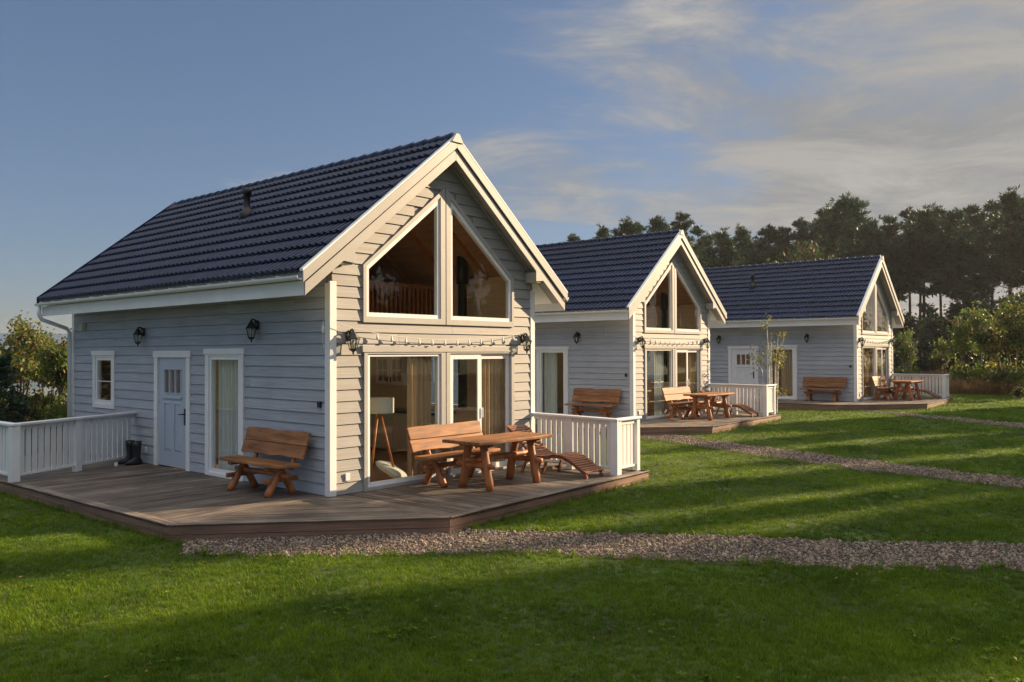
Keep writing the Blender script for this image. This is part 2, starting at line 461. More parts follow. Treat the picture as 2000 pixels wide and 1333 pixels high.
JOINT = random.Random(31)
def clad(parent, to3d, rng_f, ops, levels, ztop, mat, pitch=.17, joined=False, z0=.0):
    """horizontal boards: one object for each board, cut exactly round the openings"""
    k = 0; z = z0
    allmb = MB()
    while z < ztop - .02:
        zt = min(z + pitch, ztop)
        br = sorted([z, zt] + [q for q in levels if z + .004 < q < zt - .004])
        groups = []
        full = rng_f(z + .05)
        cuts = [JOINT.uniform(full[0] + .5, full[1] - .5) for _ in range(2 if full[1] - full[0] > 6 else 1) if full[1] - full[0] > 1.6 and JOINT.random() < .75]
        cops = [(lambda zz, c=c: (c - .0025, c + .0025)) for c in cuts]
        for a, b in zip(br[:-1], br[1:]):
            e = 1e-4
            lo, hi = intervals(a + e, rng_f, ops + cops), intervals(b - e, rng_f, ops + cops)
            if len(lo) != len(hi): hi = lo
            for (p0, p1), (q0, q1) in zip(lo, hi):
                if q1 - q0 < .004 and p1 - p0 < .004: continue
                q0, q1 = min(q0, max(q1, q0)), max(q1, q0)
                ta, tb = (a - z) / pitch, (b - z) / pitch
                da, db = -.030 + .019 * ta, -.030 + .019 * tb
                lip = .008 if a == z else 0
                A = [to3d(p0, a + lip, da), to3d(p1, a + lip, da), to3d(q1, b, db), to3d(q0, b, db)]
                Bk = [to3d(p0, a + lip, -.001), to3d(p1, a + lip, -.001), to3d(q1, b, -.001), to3d(q0, b, -.001)]
                for g in groups:
                    if min(g[1], p1) - max(g[0], p0) > .01:
                        g[2].prism(A, Bk); g[0] = min(g[0], p0); g[1] = max(g[1], p1); break
                else:
                    mb = MB(); mb.prism(A, Bk); groups.append([p0, p1, mb])
        for g in groups:
            if joined: allmb.add(g[2].v, g[2].f)
            else: g[2].build('cladding_board', mat, parent)
        z += pitch; k += 1
    if joined:
        tag(allmb.build('cladding_boards', mat, parent), kind='stuff')

def sheathing(parent, name, to3d, rng_f, ops, levels, ztop, mat, d0=.0, d1=.10):
    mb = MB()
    br = sorted(set([0.0, ztop] + [q for q in levels if 0 < q < ztop]))
    for a, b in zip(br[:-1], br[1:]):
        e = 1e-4
        lo, hi = intervals(a + e, rng_f, ops), intervals(b - e, rng_f, ops)
        if len(lo) != len(hi): hi = lo
        for (p0, p1), (q0, q1) in zip(lo, hi):
            mb.prism([to3d(p0, a, d0), to3d(p1, a, d0), to3d(q1, b, d0), to3d(q0, b, d0)], [to3d(p0, a, d1), to3d(p1, a, d1), to3d(q1, b, d1), to3d(q0, b, d1)])
    return mb.build(name, mat, parent)

def gab(x, z, d): return (x, d, z)               # gable wall: d negative = outwards
def sid(y, z, d): return (d, y, z)               # left side wall
UP_O = [[(.57, 2.535), (2.292, 2.535), (2.292, 4.82), (.57, 3.40)], [(2.308, 2.535), (4.03, 2.535), (4.03, 3.40), (2.308, 4.82)]]
UP_M = [[(.635, 2.63), (2.18, 2.63), (2.18, 4.635), (.635, 3.385)], [(2.42, 2.63), (3.965, 2.63), (3.965, 3.385), (2.42, 4.635)]]
UP_G = [[(.69, 2.69), (2.125, 2.69), (2.125, 4.50), (.69, 3.345)], [(2.475, 2.69), (3.91, 2.69), (3.91, 3.345), (2.475, 4.50)]]

def pane(parent, poly, to3d, d, name='pane'):
    mb = MB(); mb.prism([to3d(p[0], p[1], d) for p in poly], [to3d(p[0], p[1], d + .006) for p in poly])
    return mb.build(name, M['glass'], parent)

def window(parent, name, to3d, outer, mid, glass, tm, proud=.05, splits=None):
    """trim ring, sash ring and glass; returns the trim object (the part)"""
    mb = MB(); mb.ring(outer, mid, lambda p: to3d(p[0], p[1], -proud), lambda p: to3d(p[0], p[1], .02))
    o = mb.build(name, tm, parent, bevel=.004)
    mb = MB(); mb.ring(mid, glass, lambda p: to3d(p[0], p[1], -proud + .022), lambda p: to3d(p[0], p[1], .05))
    s = mb.build('sash', M['pvc'], o)
    pane(o, glass, to3d, 0.0)
    return o
def rect(a, b, z0, z1): return [(a, z0), (b, z0), (b, z1), (a, z1)]

def cottage(idx, loc, rz, label, door_y=(4.0, 5.33), door_mat='blue_door', detail=True):
    root = empty('cottage', loc, rz)
    tag(root, label, 'cottage', 'cottages in a row')
    m = 'white'
    d0, d1 = door_y
    # ---------------- openings
    g_ops, g_lv = [], []
    f, l = rect_op(.58, 4.04, -.1, 2.10); g_ops.append(f); g_lv += l
    def up(z):
        if not 2.54 < z < 4.80: return None
        if z < 3.40: return (.58, 4.02)
        k = (z - 3.40) * (2.3 - .58) / (4.80 - 3.40)
        return (.58 + k, 4.02 - k)
    g_ops.append(up); g_lv += [2.54, 3.40, 4.80]
    def g_rng(z):
        zr = APZ - .17
        h = (zr - z) / SL
        return (max(.02, XC - h), min(W - .02, XC + h))
    zsh = APZ - .17 - SL * (XC - .02)
    s_ops, s_lv = [], []
    for a, b, z0, z1 in ((d0 + .05, d1 - .05, -.1, 2.06), (2.30, 3.40, -.1, 2.09), (7.05, 8.0, 1.0, 2.07)):
        f, l = rect_op(a, b, z0, z1); s_ops.append(f); s_lv += l
    def s_rng(z): return (.02, L - .02)
    wall = sheathing(root, 'wall', gab, g_rng, g_ops, g_lv + [zsh], 5.42, M['sheath'])
    sheathing(root, 'wall', sid, lambda z: (.101, L - .101), s_ops, s_lv, 3.47, M['sheath'])
    r_ops, r_lv = [], []
    for a, b, z0, z1 in ((1.75, 2.85, .95, 2.05), (5.6, 6.5, .95, 2.05)):  # unseen right-hand windows, added to let sunlight into the rooms
        f, l = rect_op(a, b, z0, z1); r_ops.append(f); r_lv += l
    def rsd(y, z, d): return (W - d, y, z)
    sheathing(root, 'wall', rsd, lambda z: (.101, L - .101), r_ops, r_lv, 3.47, M['clad_side'])
    for a, b in ((1.75, 2.85), (5.6, 6.5)):
        window(root, 'added_side_window', rsd, rect(a - .1, b + .1, .87, 2.13), rect(a + .01, b - .01, .96, 2.04), rect(a + .07, b - .07, 1.02, 1.98), M['white'])
    mb = MB(); mb.prism([(0.02, L - .1, 0), (W - .02, L - .1, 0), (W - .02, L - .1, 3.1), (XC, L - .1, 5.2), (0.02, L - .1, 3.1)], [(0.02, L, 0), (W - .02, L, 0), (W - .02, L, 3.1), (XC, L, 5.2), (0.02, L, 3.1)])
    mb.build('wall', M['sheath'], root)
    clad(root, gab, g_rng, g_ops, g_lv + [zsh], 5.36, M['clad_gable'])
    clad(root, sid, s_rng, s_ops, s_lv, 3.10, M['clad_side'])
    # ---------------- corner boards
    for cx, sx in ((0, -1), (W, 1)):
        mb = MB()
        x0, x1 = (-.034, .085) if sx < 0 else (W - .085, W + .034)
        mb.box(x0, x1, -.036, -.002, 0.0, 3.12 if sx < 0 else 3.22)
        if sx < 0: mb.box(-.034, -.003, -.0015, .085, 0.0, 3.09)
        else: mb.box(W + .003, W + .034, -.0015, .085, 0.0, 3.09)
        mb.build('corner_board', M['white'], root, bevel=.004)
    mb = MB(); mb.box(-.034, -.003, L - .085, L + .03, 0.0, 3.09); mb.build('corner_board', M['white'], root)
    # ---------------- roof
    roof = empty('roof', parent=root)
    mb = MB()
    def rz_(x, off=0): return APZ - SL * abs(x - XC) - off
    a = [(EAVE, rz_(EAVE)), (XC, APZ), (W - EAVE, rz_(EAVE)), (W - EAVE, rz_(EAVE, .10)), (XC, APZ - .10), (EAVE, rz_(EAVE, .10))]
    mb.prism([(x, YF + .03, z) for x, z in a], [(x, YB, z) for x, z in a])
    mb.build('roof_deck', M['sheath'], roof)
    mb = MB()            # white soffit lining under both slopes
    for sx in (-1, 1):
        e0, e1 = (EAVE + .04 if sx < 0 else W - EAVE - .04), XC
        q = [(e0, rz_(e0, .24)), (e1, rz_(e1, .24)), (e1, rz_(e1, .215)), (e0, rz_(e0, .215))]
        mb.prism([(x, YF + .035, z) for x, z in q], [(x, -.012, z) for x, z in q])
    mb.build('soffit', M['white_sun_dimmed'], roof)
    for sx in (-1, 1):
        e0, e1 = (EAVE + .04, -.03) if sx < 0 else (W - EAVE - .04, W + .03)
        q = [(e0, rz_(e0, .24)), (e1, rz_(e1, .24)), (e1, rz_(e1, .215)), (e0, rz_(e0, .215))]
        mb = MB(); mb.prism([(x, -.005, z) for x, z in q], [(x, YB, z) for x, z in q]); mb.build('soffit', M['white'], roof)
    # barge boards, two layers, with a bracket step on the lower one
    for sx in (-1, 1):
        def X(x): return x if sx < 0 else W - x
        up_ = [(X(-.685), 3.205), (X(-.685), 3.045), (X(-.66), 3.062), (XC, 5.436), (XC, 5.615)]
        mb = MB(); mb.prism([(x, YF - .028, z) for x, z in up_], [(x, YF, z) for x, z in up_]); mb.build('barge_board', M['white_sun_dimmed'], roof, bevel=.004)
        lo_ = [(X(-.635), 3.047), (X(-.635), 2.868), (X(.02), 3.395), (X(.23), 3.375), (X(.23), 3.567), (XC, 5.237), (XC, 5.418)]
        mb = MB(); mb.prism([(x, YF + .001, z) for x, z in lo_], [(x, YF + .029, z) for x, z in lo_]); mb.build('barge_board', M['white_sun_dimmed'], roof, bevel=.004)
        mb = MB(); mb.box(X(.23), X(-.02), YF + .031, -.03, 3.36, 3.55); mb.build('purlin_box', M['white_sun_dimmed'], roof)
        # trim strip where soffit meets gable
        q = [(X(.02), rz_(.02, .30)), (X(.02), rz_(.02, .242)), (XC, APZ - .242), (XC, APZ - .30)]
        mb = MB(); mb.prism([(x, -.055, z) for x, z in q], [(x, -.028, z) for x, z in q]); mb.build('soffit_trim', M['white_sun_dimmed'], roof)
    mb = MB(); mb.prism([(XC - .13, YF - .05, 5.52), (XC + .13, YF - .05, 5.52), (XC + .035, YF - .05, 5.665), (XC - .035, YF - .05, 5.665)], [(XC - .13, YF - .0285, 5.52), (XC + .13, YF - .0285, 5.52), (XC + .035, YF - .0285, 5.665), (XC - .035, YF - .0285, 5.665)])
    mb.build('ridge_cap_board', M['white_sun_dimmed'], roof)
    # metal verge strip beside the tiles
    mb = MB()
    for sx in (-1, 1):
        def X(x): return x if sx < 0 else W - x
        q = [(X(-.69), 3.200), (XC, 5.622), (XC, 5.652), (X(-.69), 3.232)]
        mb.prism([(x, YF - .03, z) for x, z in q], [(x, YF + .05, z) for x, z in q])
    mb.build('verge_strip', M['pvc'], roof)
    mb = MB()
    for sx in (-1, 1):
        def X(x): return x if sx < 0 else W - x
        q = [(X(-.72), rz_(-.72, .06)), (XC, APZ - .06), (XC, APZ + .105), (X(-.72), rz_(-.72, -.105))]
        mb.prism([(x, YB + .0, z) for x, z in q], [(x, YB + .035, z) for x, z in q])
    mb.build('rear_verge', M['tile'], roof)
    # eaves: fascia, gutter
    for sx in (-1, 1):
        def X(x): return x if sx < 0 else W - x
        mb = MB(); mb.box(X(-.632), X(-.605), YF + .031, YB - .002, 2.872, 3.075); mb.build('fascia', M['white'], roof)
        gp = [(X(-.655 - .055 + .055 * math.cos(t)), 3.135 + .055 * math.sin(t) * 1.1) for t in np.linspace(0, -math.pi, 9)]
        gi = [(X(-.655 - .055 + .049 * math.cos(t)), 3.135 + .049 * math.sin(t) * 1.1) for t in np.linspace(-math.pi, 0, 9)]
        mb = MB(); mb.prism([(x, YF + .0, z) for x, z in gp + gi], [(x, YB + .03, z) for x, z in gp + gi])
        if detail or sx < 0:
            for yy in np.arange(.2, L, .62): mb.box(X(-.770), X(-.61), yy, yy + .02, 3.140, 3.152)
        mb.build('gutter', M['pvc'], roof)
    # downpipe at the rear corner
    mb = MB(); mb.tube([(-.71, L - .02, 3.09), (-.71, L - .02, 2.90), (-.66, L - .02, 2.80), (-.16, L - .02, 2.62), (-.10, L - .02, 2.54), (-.10, L - .02, .0)], .042, 10)
    mb.build('downpipe', M['pvc'], root, smooth=True)
    # tiles
    if detail:
        rest = MB()
        for r in range(12):
            for c in range(31):
                mtx = roof_frame(r, YF + .055 + .30 * (c + 1))
                if c < 25:
                    t = bpy.data.objects.new('roof_tile', TILE); COL.objects.link(t); t.parent = roof; t.matrix_local = mtx
                else:
                    rest.add([mtx @ v.co for v in TILE.vertices], [tuple(p.vertices) for p in TILE.polygons])
        me = rest.mesh('roof_tiles', M['tile'], fix=False)
        tag(link_obj('roof_tiles', me, roof), kind='stuff')
        rm = MB(); rm.tube([(XC, 0, APZ + .01), (XC, .33, APZ - .005)], [.095, .082], 10); RID = rm.mesh('ridge_tile', M['tile'], True)
        for c in range(29):
            t = link_obj('ridge_tile', RID, roof); t.location = (0, YF + .055 + c * .32, 0)
    else:
        row = make_tile_mesh(31)
        for r in range(12):
            t = link_obj('tile_course', row, roof); t.matrix_local = roof_frame(r, YF + .055 + 9.3)
            t.matrix_local = roof_frame(r, YF + .055 + 9.3)
        rm = MB()
        for c in range(29): rm.tube([(XC, YF + .055 + c * .32, APZ + .01), (XC, YF + .055 + c * .32 + .33, APZ - .005)], [.095, .082], 10)
        tag(rm.build('ridge_tiles', M['tile'], roof, True), kind='stuff')
    mb = MB(); q = [(XC + .02, APZ + .03), (W - EAVE + .03, rz_(EAVE - .03) + .03), (W - EAVE + .03, rz_(EAVE - .03) + .004), (XC + .02, APZ - .004 + .01)]
    mb.prism([(x, YF + .05, z) for x, z in q], [(x, YB, z) for x, z in q]); mb.build('roof_sheet', M['tile'], roof)
    # flue
    if idx != 2:
        vy = 3.95 if idx == 1 else 4.53
        zb = APZ - SL * (XC - 1.05)
        mb = MB(); mb.lathe([(.15, -.06), (.15, .06), (.085, .16), (.062, .20), (.062, .44), (.085, .45), (.085, .55), (.02, .57)], (1.05, vy, zb), 14)
        mb.build('flue', M['black'], roof, True)
    # ---------------- gable glazing
    for k in range(2):
        window(root, 'gable_window', gab, UP_O[k], UP_M[k], UP_G[k], M['white_sun_dimmed'])
    o = window(root, 'patio_window', gab, rect(.585, 2.292, .0, 2.085), rect(.655, 2.19, .055, 2.06), rect(.71, 2.135, .11, 2.02), M['white_sun_dimmed'])
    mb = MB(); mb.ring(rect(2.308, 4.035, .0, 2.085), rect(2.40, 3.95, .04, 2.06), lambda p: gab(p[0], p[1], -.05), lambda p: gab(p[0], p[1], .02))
    sd = mb.build('sliding_door', M['white_sun_dimmed'], root, bevel=.004)
    for a, b, dd in ((2.402, 3.17, -.024), (3.13, 3.948, .006)):
        mb = MB(); mb.ring(rect(a, b, .042, 2.058), rect(a + .085, b - .085, .13, 1.965), lambda p: gab(p[0], p[1], dd), lambda p: gab(p[0], p[1], dd + .028))
        s_ = mb.build('sash', M['pvc'], sd)
        pane(sd, rect(a + .085, b - .085, .13, 1.965), gab, dd + .012)
    mb = MB(); mb.box(3.185, 3.20, -.05, -.02, .95, 1.12); mb.build('handle', M['pvc'], sd)
    mb = MB(); mb.box(.545, 4.075, -.062, -.004, 2.087, 2.185); mb.build('head_trim', M['white_sun_dimmed'], root, bevel=.004)
    # ---------------- side wall: door, tall window, small window
    mb = MB()
    for a, b in ((d0, d0 + .13), (d1 - .13, d1)): mb.box(-.046, -.004, a, b, 0, 2.0)
    mb.box(-.052, -.004, d0 - .03, d1 + .03, 2.002, 2.125)
    dtrim = mb.build('door_frame', M['white'], root, bevel=.004)
    dm = M[door_mat]
    a, b = d0 + .132, d1 - .132
    door = empty('door', parent=root)
    wd = b - a
    px = [(a + wd * .22 + k * wd * .20, a + wd * .22 + k * wd * .20 + wd * .155) for k in range(3)]
    dop = [rect_op(p, q, 1.36, 1.78)[0] for p, q in px]
    mb = MB()
    for z0, z1 in ((.02, 1.36), (1.36, 1.78), (1.78, 1.995)):
        for p, q in intervals((z0 + z1) / 2, lambda z: (a, b), dop): mb.box(-.012, .03, p, q, z0, z1)
    mb.build('leaf', dm, door)
    for p, q in px:
        pane(door, rect(p, q, 1.36, 1.78), sid, .005)
        mb = MB(); mb.ring(rect(p - .018, q + .018, 1.342, 1.798), rect(p, q, 1.36, 1.78), lambda t: sid(t[0], t[1], -.024), lambda t: sid(t[0], t[1], -.0125)); mb.build('bead', dm, door)
    mb = MB(); mb.box(-.045, -.0125, a + wd * .17, b - wd * .17, 1.255, 1.30); mb.build('ledge', dm, door, bevel=.006)
    for p, q in ((a + wd * .20, a + wd * .43), (a + wd * .55, a + wd * .78)):
        mb = MB(); mb.ring(rect(p - .025, q + .025, .30, 1.21), rect(p + .02, q - .02, .345, 1.165), lambda t: sid(t[0], t[1], -.0125 if t in rect(p - .025, q + .025, .30, 1.21) else -.026), lambda t: sid(t[0], t[1], -.0115))
        mb.build('panel', dm, door)
    mb = MB(); mb.box(-.03, -.0125, a + .05, a + .09, .80, 1.09); mb.box(-.07, -.03, a + .062, a + .078, .98, 1.0); mb.tube([(-.065, a + .07, .99), (-.065, a + .21, .985)], .011, 6)
    mb.build('handle', M['black'], door)
    o = window(root, 'tall_window', sid, rect(2.25, 3.46, .0, 2.06), rect(2.37, 3.34, .06, 2.035), rect(2.43, 3.28, .12, 1.97), M['white'])
    mb = MB(); mb.box(-.062, -.004, 2.215, 3.495, 2.062, 2.155); mb.build('head_trim', M['white'], o, bevel=.004)
    o = window(root, 'small_window', sid, rect(7.02, 8.03, .965, 2.035), rect(7.13, 7.92, 1.06, 2.01), rect(7.20, 7.85, 1.13, 1.94), M['white'])
    mb = MB(); mb.box(-.062, -.004, 6.985, 8.065, 2.037, 2.135); mb.build('head_trim', M['white'], o, bevel=.004)
    mb = MB(); mb.box(-.008, -.002, 7.2, 7.85, 1.50, 1.52); mb.build('glazing_bar', M['pvc'], o)
    # ---------------- small fittings
    mb = MB(); mb.box(-.06, -.027, .17, .24, 1.28, 1.37); mb.build('key_box', M['black'], root, bevel=.006)
    mb = MB(); mb.box(-.05, -.027, 5.60, 5.68, .20, .31); mb.build('socket', M['socket'], root, bevel=.006)
    mb = MB(); mb.box(.24, .32, -.05, -.027, .20, .31); mb.build('socket', M['socket'], root, bevel=.006)
    if detail:
        mb = MB(); mb.box(-.11, -.027, 8.42, 8.60, 2.56, 2.72); mb.build('alarm_box', M['shade'], root, bevel=.01)
        mb = MB(); mb.lathe([(.02, -.05), (.026, 0), (.012, .06), (.006, .12)], (-.05, .10, 2.42), 8); mb.tube([(-.05, .10, 2.38), (-.06, .10, 2.25), (-.05, .09, 2.15), (-.036, .08, 2.22)], .004, 5)
        mb.build('plug', M['socket'], root)
    # ---------------- inside
    mb = MB(); mb.box(.10, W - .10, .10, L - .10, -.04, .012); mb.build('floor', M['int_floor'], root)
    sheathing(root, 'interior_wall', rsd, lambda z: (.11, L - .2), r_ops, r_lv, 3.53, M['int_wall'], .102, .13)
    sheathing(root, 'interior_wall', sid, lambda z: (.11, L - .2), s_ops, s_lv, 3.53, M['int_wall'], .102, .13)
    mb = MB(); mb.box(.11, W - .14, 5.2, 5.26, .013, 2.42); mb.build('interior_wall', M['int_wall'], root)
    mb = MB(); mb.box(.14, W - .14, 2.3, 8.9, 2.44, 2.58); mb.build('loft_floor', M['int_wood'], root)
    mb = MB()
    for sx in (-1, 1):
        def X(x): return x if sx < 0 else W - x
        q = [(X(.10), rz_(.10, .29)), (XC, APZ - .29), (XC, APZ - .262), (X(.10), rz_(.10, .262))]
        mb.prism([(x, .105, z) for x, z in q], [(x, L - .2, z) for x, z in q])
    mb.build('ceiling', M['int_brown'], root)
    mb = MB(); mb.prism([(.12, 5.9, 2.59), (W - .14, 5.9, 2.59), (W - .14, 5.9, 3.3), (XC, 5.9, 5.0), (.12, 5.9, 3.3)], [(.12, 5.95, 2.59), (W - .14, 5.95, 2.59), (W - .14, 5.95, 3.3), (XC, 5.95, 5.0), (.12, 5.95, 3.3)]); mb.build('interior_wall', M['int_brown'], root)
    for yy in (1.0, 2.0, 3.2):
        q = [(W - .14, rz_(.14, .37)), (XC, APZ - .37), (XC, APZ - .292), (W - .14, rz_(.14, .292))]
        mb = MB(); mb.prism([(x, yy, z) for x, z in q], [(x, yy + .06, z) for x, z in q]); mb.build('rafter', M['int_wood'], root)
    mb = MB(); mb.box(W - .145, W - .131, 2.36, 5.88, 2.59, 3.53); mb.build('interior_wall', M['int_brown'], root)
    rail = empty('loft_railing', parent=root)
    mb = MB(); mb.box(.2, W - .15, 2.32, 2.37, 3.36, 3.43); mb.box(2.55, 2.63, 2.31, 2.38, 2.58, 3.46); mb.build('top_rail', M['int_wood'], rail)
    BAL = MB().box(-.02, .02, 2.33, 2.36, 2.58, 3.36).mesh('baluster', M['int_wood'])
    for xx in np.arange(.3, W - .2, .115):
        t = link_obj('baluster', BAL, rail); t.location = (float(xx), 0, 0)
    mb = MB(); mb.tube([(4.12, 1.35, 1.0), (4.12, 1.35, 4.0)], .09, 14); mb.tube([(4.12, 1.35, 3.4), (4.12, 1.35, 3.95)], .12, 14); mb.build('stove_pipe', M['black'], root, True)
    return root

HOUSES = [((0, 0, 0), 0.0), ((12.5795, 2.8968, .0964), .0097), ((24.5994, .72, .1854), .0148)]
house1 = cottage(1, *HOUSES[0], 'nearest and largest grey clapboard cottage with dark tiled roof and pale blue door')
house2 = cottage(2, *HOUSES[1], 'middle grey cottage with steep white gable, behind the white railing of the nearest one', detail=False)
house3 = cottage(3, *HOUSES[2], 'farthest small grey cottage with white door, standing before the pines', door_y=(3.84, 5.13), door_mat='white_door', detail=False)
WHICH = ['nearest', 'middle', 'farthest']
def at_house(k, x, y, z=0):
    (hx, hy, hz), t = HOUSES[k]
    c, s = math.cos(t), math.sin(t)
    return (hx + c * x - s * y, hy + s * x + c * y, hz + z)

# ------------------------------------------------------------------ decks
def deck(k):
    root = empty('timber_deck', HOUSES[k][0], HOUSES[k][1])
    tag(root, ['weathered plank deck with cut corner wrapped round the nearest cottage', 'low plank deck of the middle cottage, in front of its gable', 'low plank deck of the farthest cottage'][k], 'deck', 'wooden decks round the cottages')
    P = DECK_POLY
    A, B, C, D = P['A'], P['B'], P['C'], P['D']
    zones = [([(-.0, .0), (-.0, A[1]), A, B], 0.0), ([(0, 0), B, C], math.atan2(C[1] - B[1], C[0] - B[0])), ([(0, 0), C, D, (D[0], 0.0)], -math.pi / 2 + .02)]
    joint = MB()
    rs = random.Random(k)
    for poly, ang in zones:
        ux, uy = math.cos(ang), math.sin(ang); nx, ny = -uy, ux
        ds = [p[0] * nx + p[1] * ny for p in poly]
        d = min(ds)
        while d < max(ds):
            q = clip(clip(poly, nx, ny, d + .1380), -nx, -ny, -(d + .0040))
            d += .143
            if len(q) < 3: continue
            ar = abs(sum(q[i][0] * q[(i + 1) % len(q)][1] - q[(i + 1) % len(q)][0] * q[i][1] for i in range(len(q)))) / 2
            if ar < .006: continue
            zt = rs.uniform(-.0035, .0015)
            if k == 0:
                lc = [(x * ux + y * uy, x * nx + y * ny) for x, y in q]
                mb = MB(); mb.prism([(x, y, -.028) for x, y in lc], [(x, y, zt) for x, y in lc])
                o = mb.build('plank', M['deck'], root); o.rotation_euler = (0, 0, ang)
            else:
                joint.prism([(x, y, -.028) for x, y in q], [(x, y, zt) for x, y in q])
    if k: tag(joint.build('planks', M['deck'], root), kind='stuff')
    # border boards and skirting
    edges = [(A, B), (B, C), (C, D), (D, (D[0], 0.0))]
    for i, (p, q) in enumerate(edges):
        ln = math.hypot(q[0] - p[0], q[1] - p[1]); ux, uy = (q[0] - p[0]) / ln, (q[1] - p[1]) / ln
        nx, ny = uy, -ux     # outward: the deck lies to the left of A>B>C>D
        ang = math.atan2(uy, ux)
        e = empty('edge', parent=root) if False else None
        wd = .145 if i != 1 else .09
        mb = MB(); mb.box(0.0 if i == 0 else .005, ln - .005, -.022, wd, .002 if i != 1 else .0035, .018 if i != 1 else .0165)
        o = mb.build('edge_board', M['deck'], root, bevel=.004); o.location = (p[0], p[1], 0); o.rotation_euler = (0, 0, ang)
        for z0, z1, off in ((-.112, -.002, .0), (-.225, -.118, .008)):
            mb = MB(); mb.box(.002, ln - .002, off, off + .022, z0, z1)
            o = mb.build('skirt_board', M['skirt'], root); o.location = (p[0], p[1], 0); o.rotation_euler = (0, 0, ang)
    return root
for k in range(3): deck(k)

# ------------------------------------------------------------------ railings
def railing(k, pts, label, mids=()):
    """posts at every point (and on the way at mids), pickets between"""
    root = empty('deck_railing', at_house(k, *pts[0]), HOUSES[k][1])
    tag(root, label, 'railing', 'white deck railings')
    o0 = pts[0]
    loc = [(p[0] - o0[0], p[1] - o0[1]) for p in pts]
    zt = .955
    def oriented(mb, name, p, ang, bevel=0.0):
        o = mb.build(name, M['white'], root, bevel=bevel); o.location = (p[0], p[1], 0); o.rotation_euler = (0, 0, ang); return o
    pk = MB().box(-.045, .045, -.011, .011, .135, .885).mesh('picket', M['white'])
    for i in range(len(loc) - 1):
        a, b = loc[i], loc[i + 1]
        ln = math.hypot(b[0] - a[0], b[1] - a[1]); ang = math.atan2(b[1] - a[1], b[0] - a[0]); ux, uy = math.cos(ang), math.sin(ang)
        mb = MB(); mb.box(-.03 if i == 0 else -.075, ln + .08, -.075, .075, zt - .04, zt if i == 0 else zt - .002); oriented(mb, 'top_rail', a, ang, .008)
        mb = MB(); mb.box(.02, ln - .02, -.024, -.0115, .84, .913); oriented(mb, 'rail', a, ang)
        mb = MB(); mb.box(.02, ln - .02, -.028, .028, .10, .134); oriented(mb, 'bottom_rail', a, ang)
        n = max(3, int(round((ln - .16) / .128)))
        for j in range(n):
            t = .08 + (ln - .16) * (j + .5) / n
            q = link_obj('picket', pk, root); q.location = (a[0] + ux * t, a[1] + uy * t, 0); q.rotation_euler = (0, 0, ang)
        for t in ([ln * m for m in mids] if i == 0 else []):
            mb = MB(); mb.box(-.07, .07, -.045, .045, .0, zt - .042); oriented(mb, 'post', (a[0] + ux * t, a[1] + uy * t), ang, .004)
    for i, p in enumerate(loc):
        j = min(i, len(loc) - 2); ang = math.atan2(loc[j + 1][1] - loc[j][1], loc[j + 1][0] - loc[j][0])
        if i == 0: continue
        s = .068 if i < len(loc) - 1 else .05
        mb = MB(); mb.box(-s, s, -s, s, .0, zt - .042); oriented(mb, 'post', p, ang, .004)
    return root
for k in range(3):
    railing(k, [(4.60, -.04), (4.36, -2.02), (5.02, -2.0)], ['white picket railing at the gable of the nearest cottage, beside its wooden lounger', 'white picket railing on the deck of the middle cottage', 'white picket railing on the deck of the farthest cottage'][k], mids=(.47,))
railing(0, [(-.03, 6.15), (-2.50, 4.98), (-2.58, 6.9)], 'white picket railing on the shaded side deck, next to the black boots', mids=(.52,))

# ------------------------------------------------------------------ rustic furniture
def wavy_plank(length, width, thick, seed, amp=.012, n=14, inner=0):
    rs = random.Random(seed)
    ph = [rs.uniform(0, 6.28) for _ in range(4)]
    e0 = [(-length / 2 + length * i / n, -width / 2 + amp * (math.sin(i * .9 + ph[0]) + .6 * math.sin(i * 1.7 + ph[1]))) for i in range(n + 1)]
    e1 = [(-length / 2 + length * i / n, width / 2 + amp * (math.sin(i * .8 + ph[2]) + .6 * math.sin(i * 1.6 + ph[3]))) for i in range(n, -1, -1)]
    if inner < 0: e0 = [(x, -width / 2) for x, y in e0]
    if inner > 0: e1 = [(x, width / 2) for x, y in e1]
    c = .03
    e0[0] = (e0[0][0] + c * .6, e0[0][1]); e0[-1] = (e0[-1][0] - c * .6, e0[-1][1])
    loop = e0 + e1
    mb = MB(); mb.prism([(x, y, -thick / 2) for x, y in loop], [(x, y, thick / 2) for x, y in loop])
    return mb
def log(p, q, r0, r1, seed):
    rs = random.Random(seed); n = 6
    pts, rad = [], []
    for i in range(n + 1):
        t = i / n
        pts.append([p[j] + (q[j] - p[j]) * t + (rs.uniform(-.006, .006) if 0 < i < n else 0) for j in range(3)])
        rad.append((r0 + (r1 - r0) * t) * rs.uniform(.95, 1.06))
    rad[0] *= .90
    mb = MB(); mb.tube(pts, rad, 12); return mb
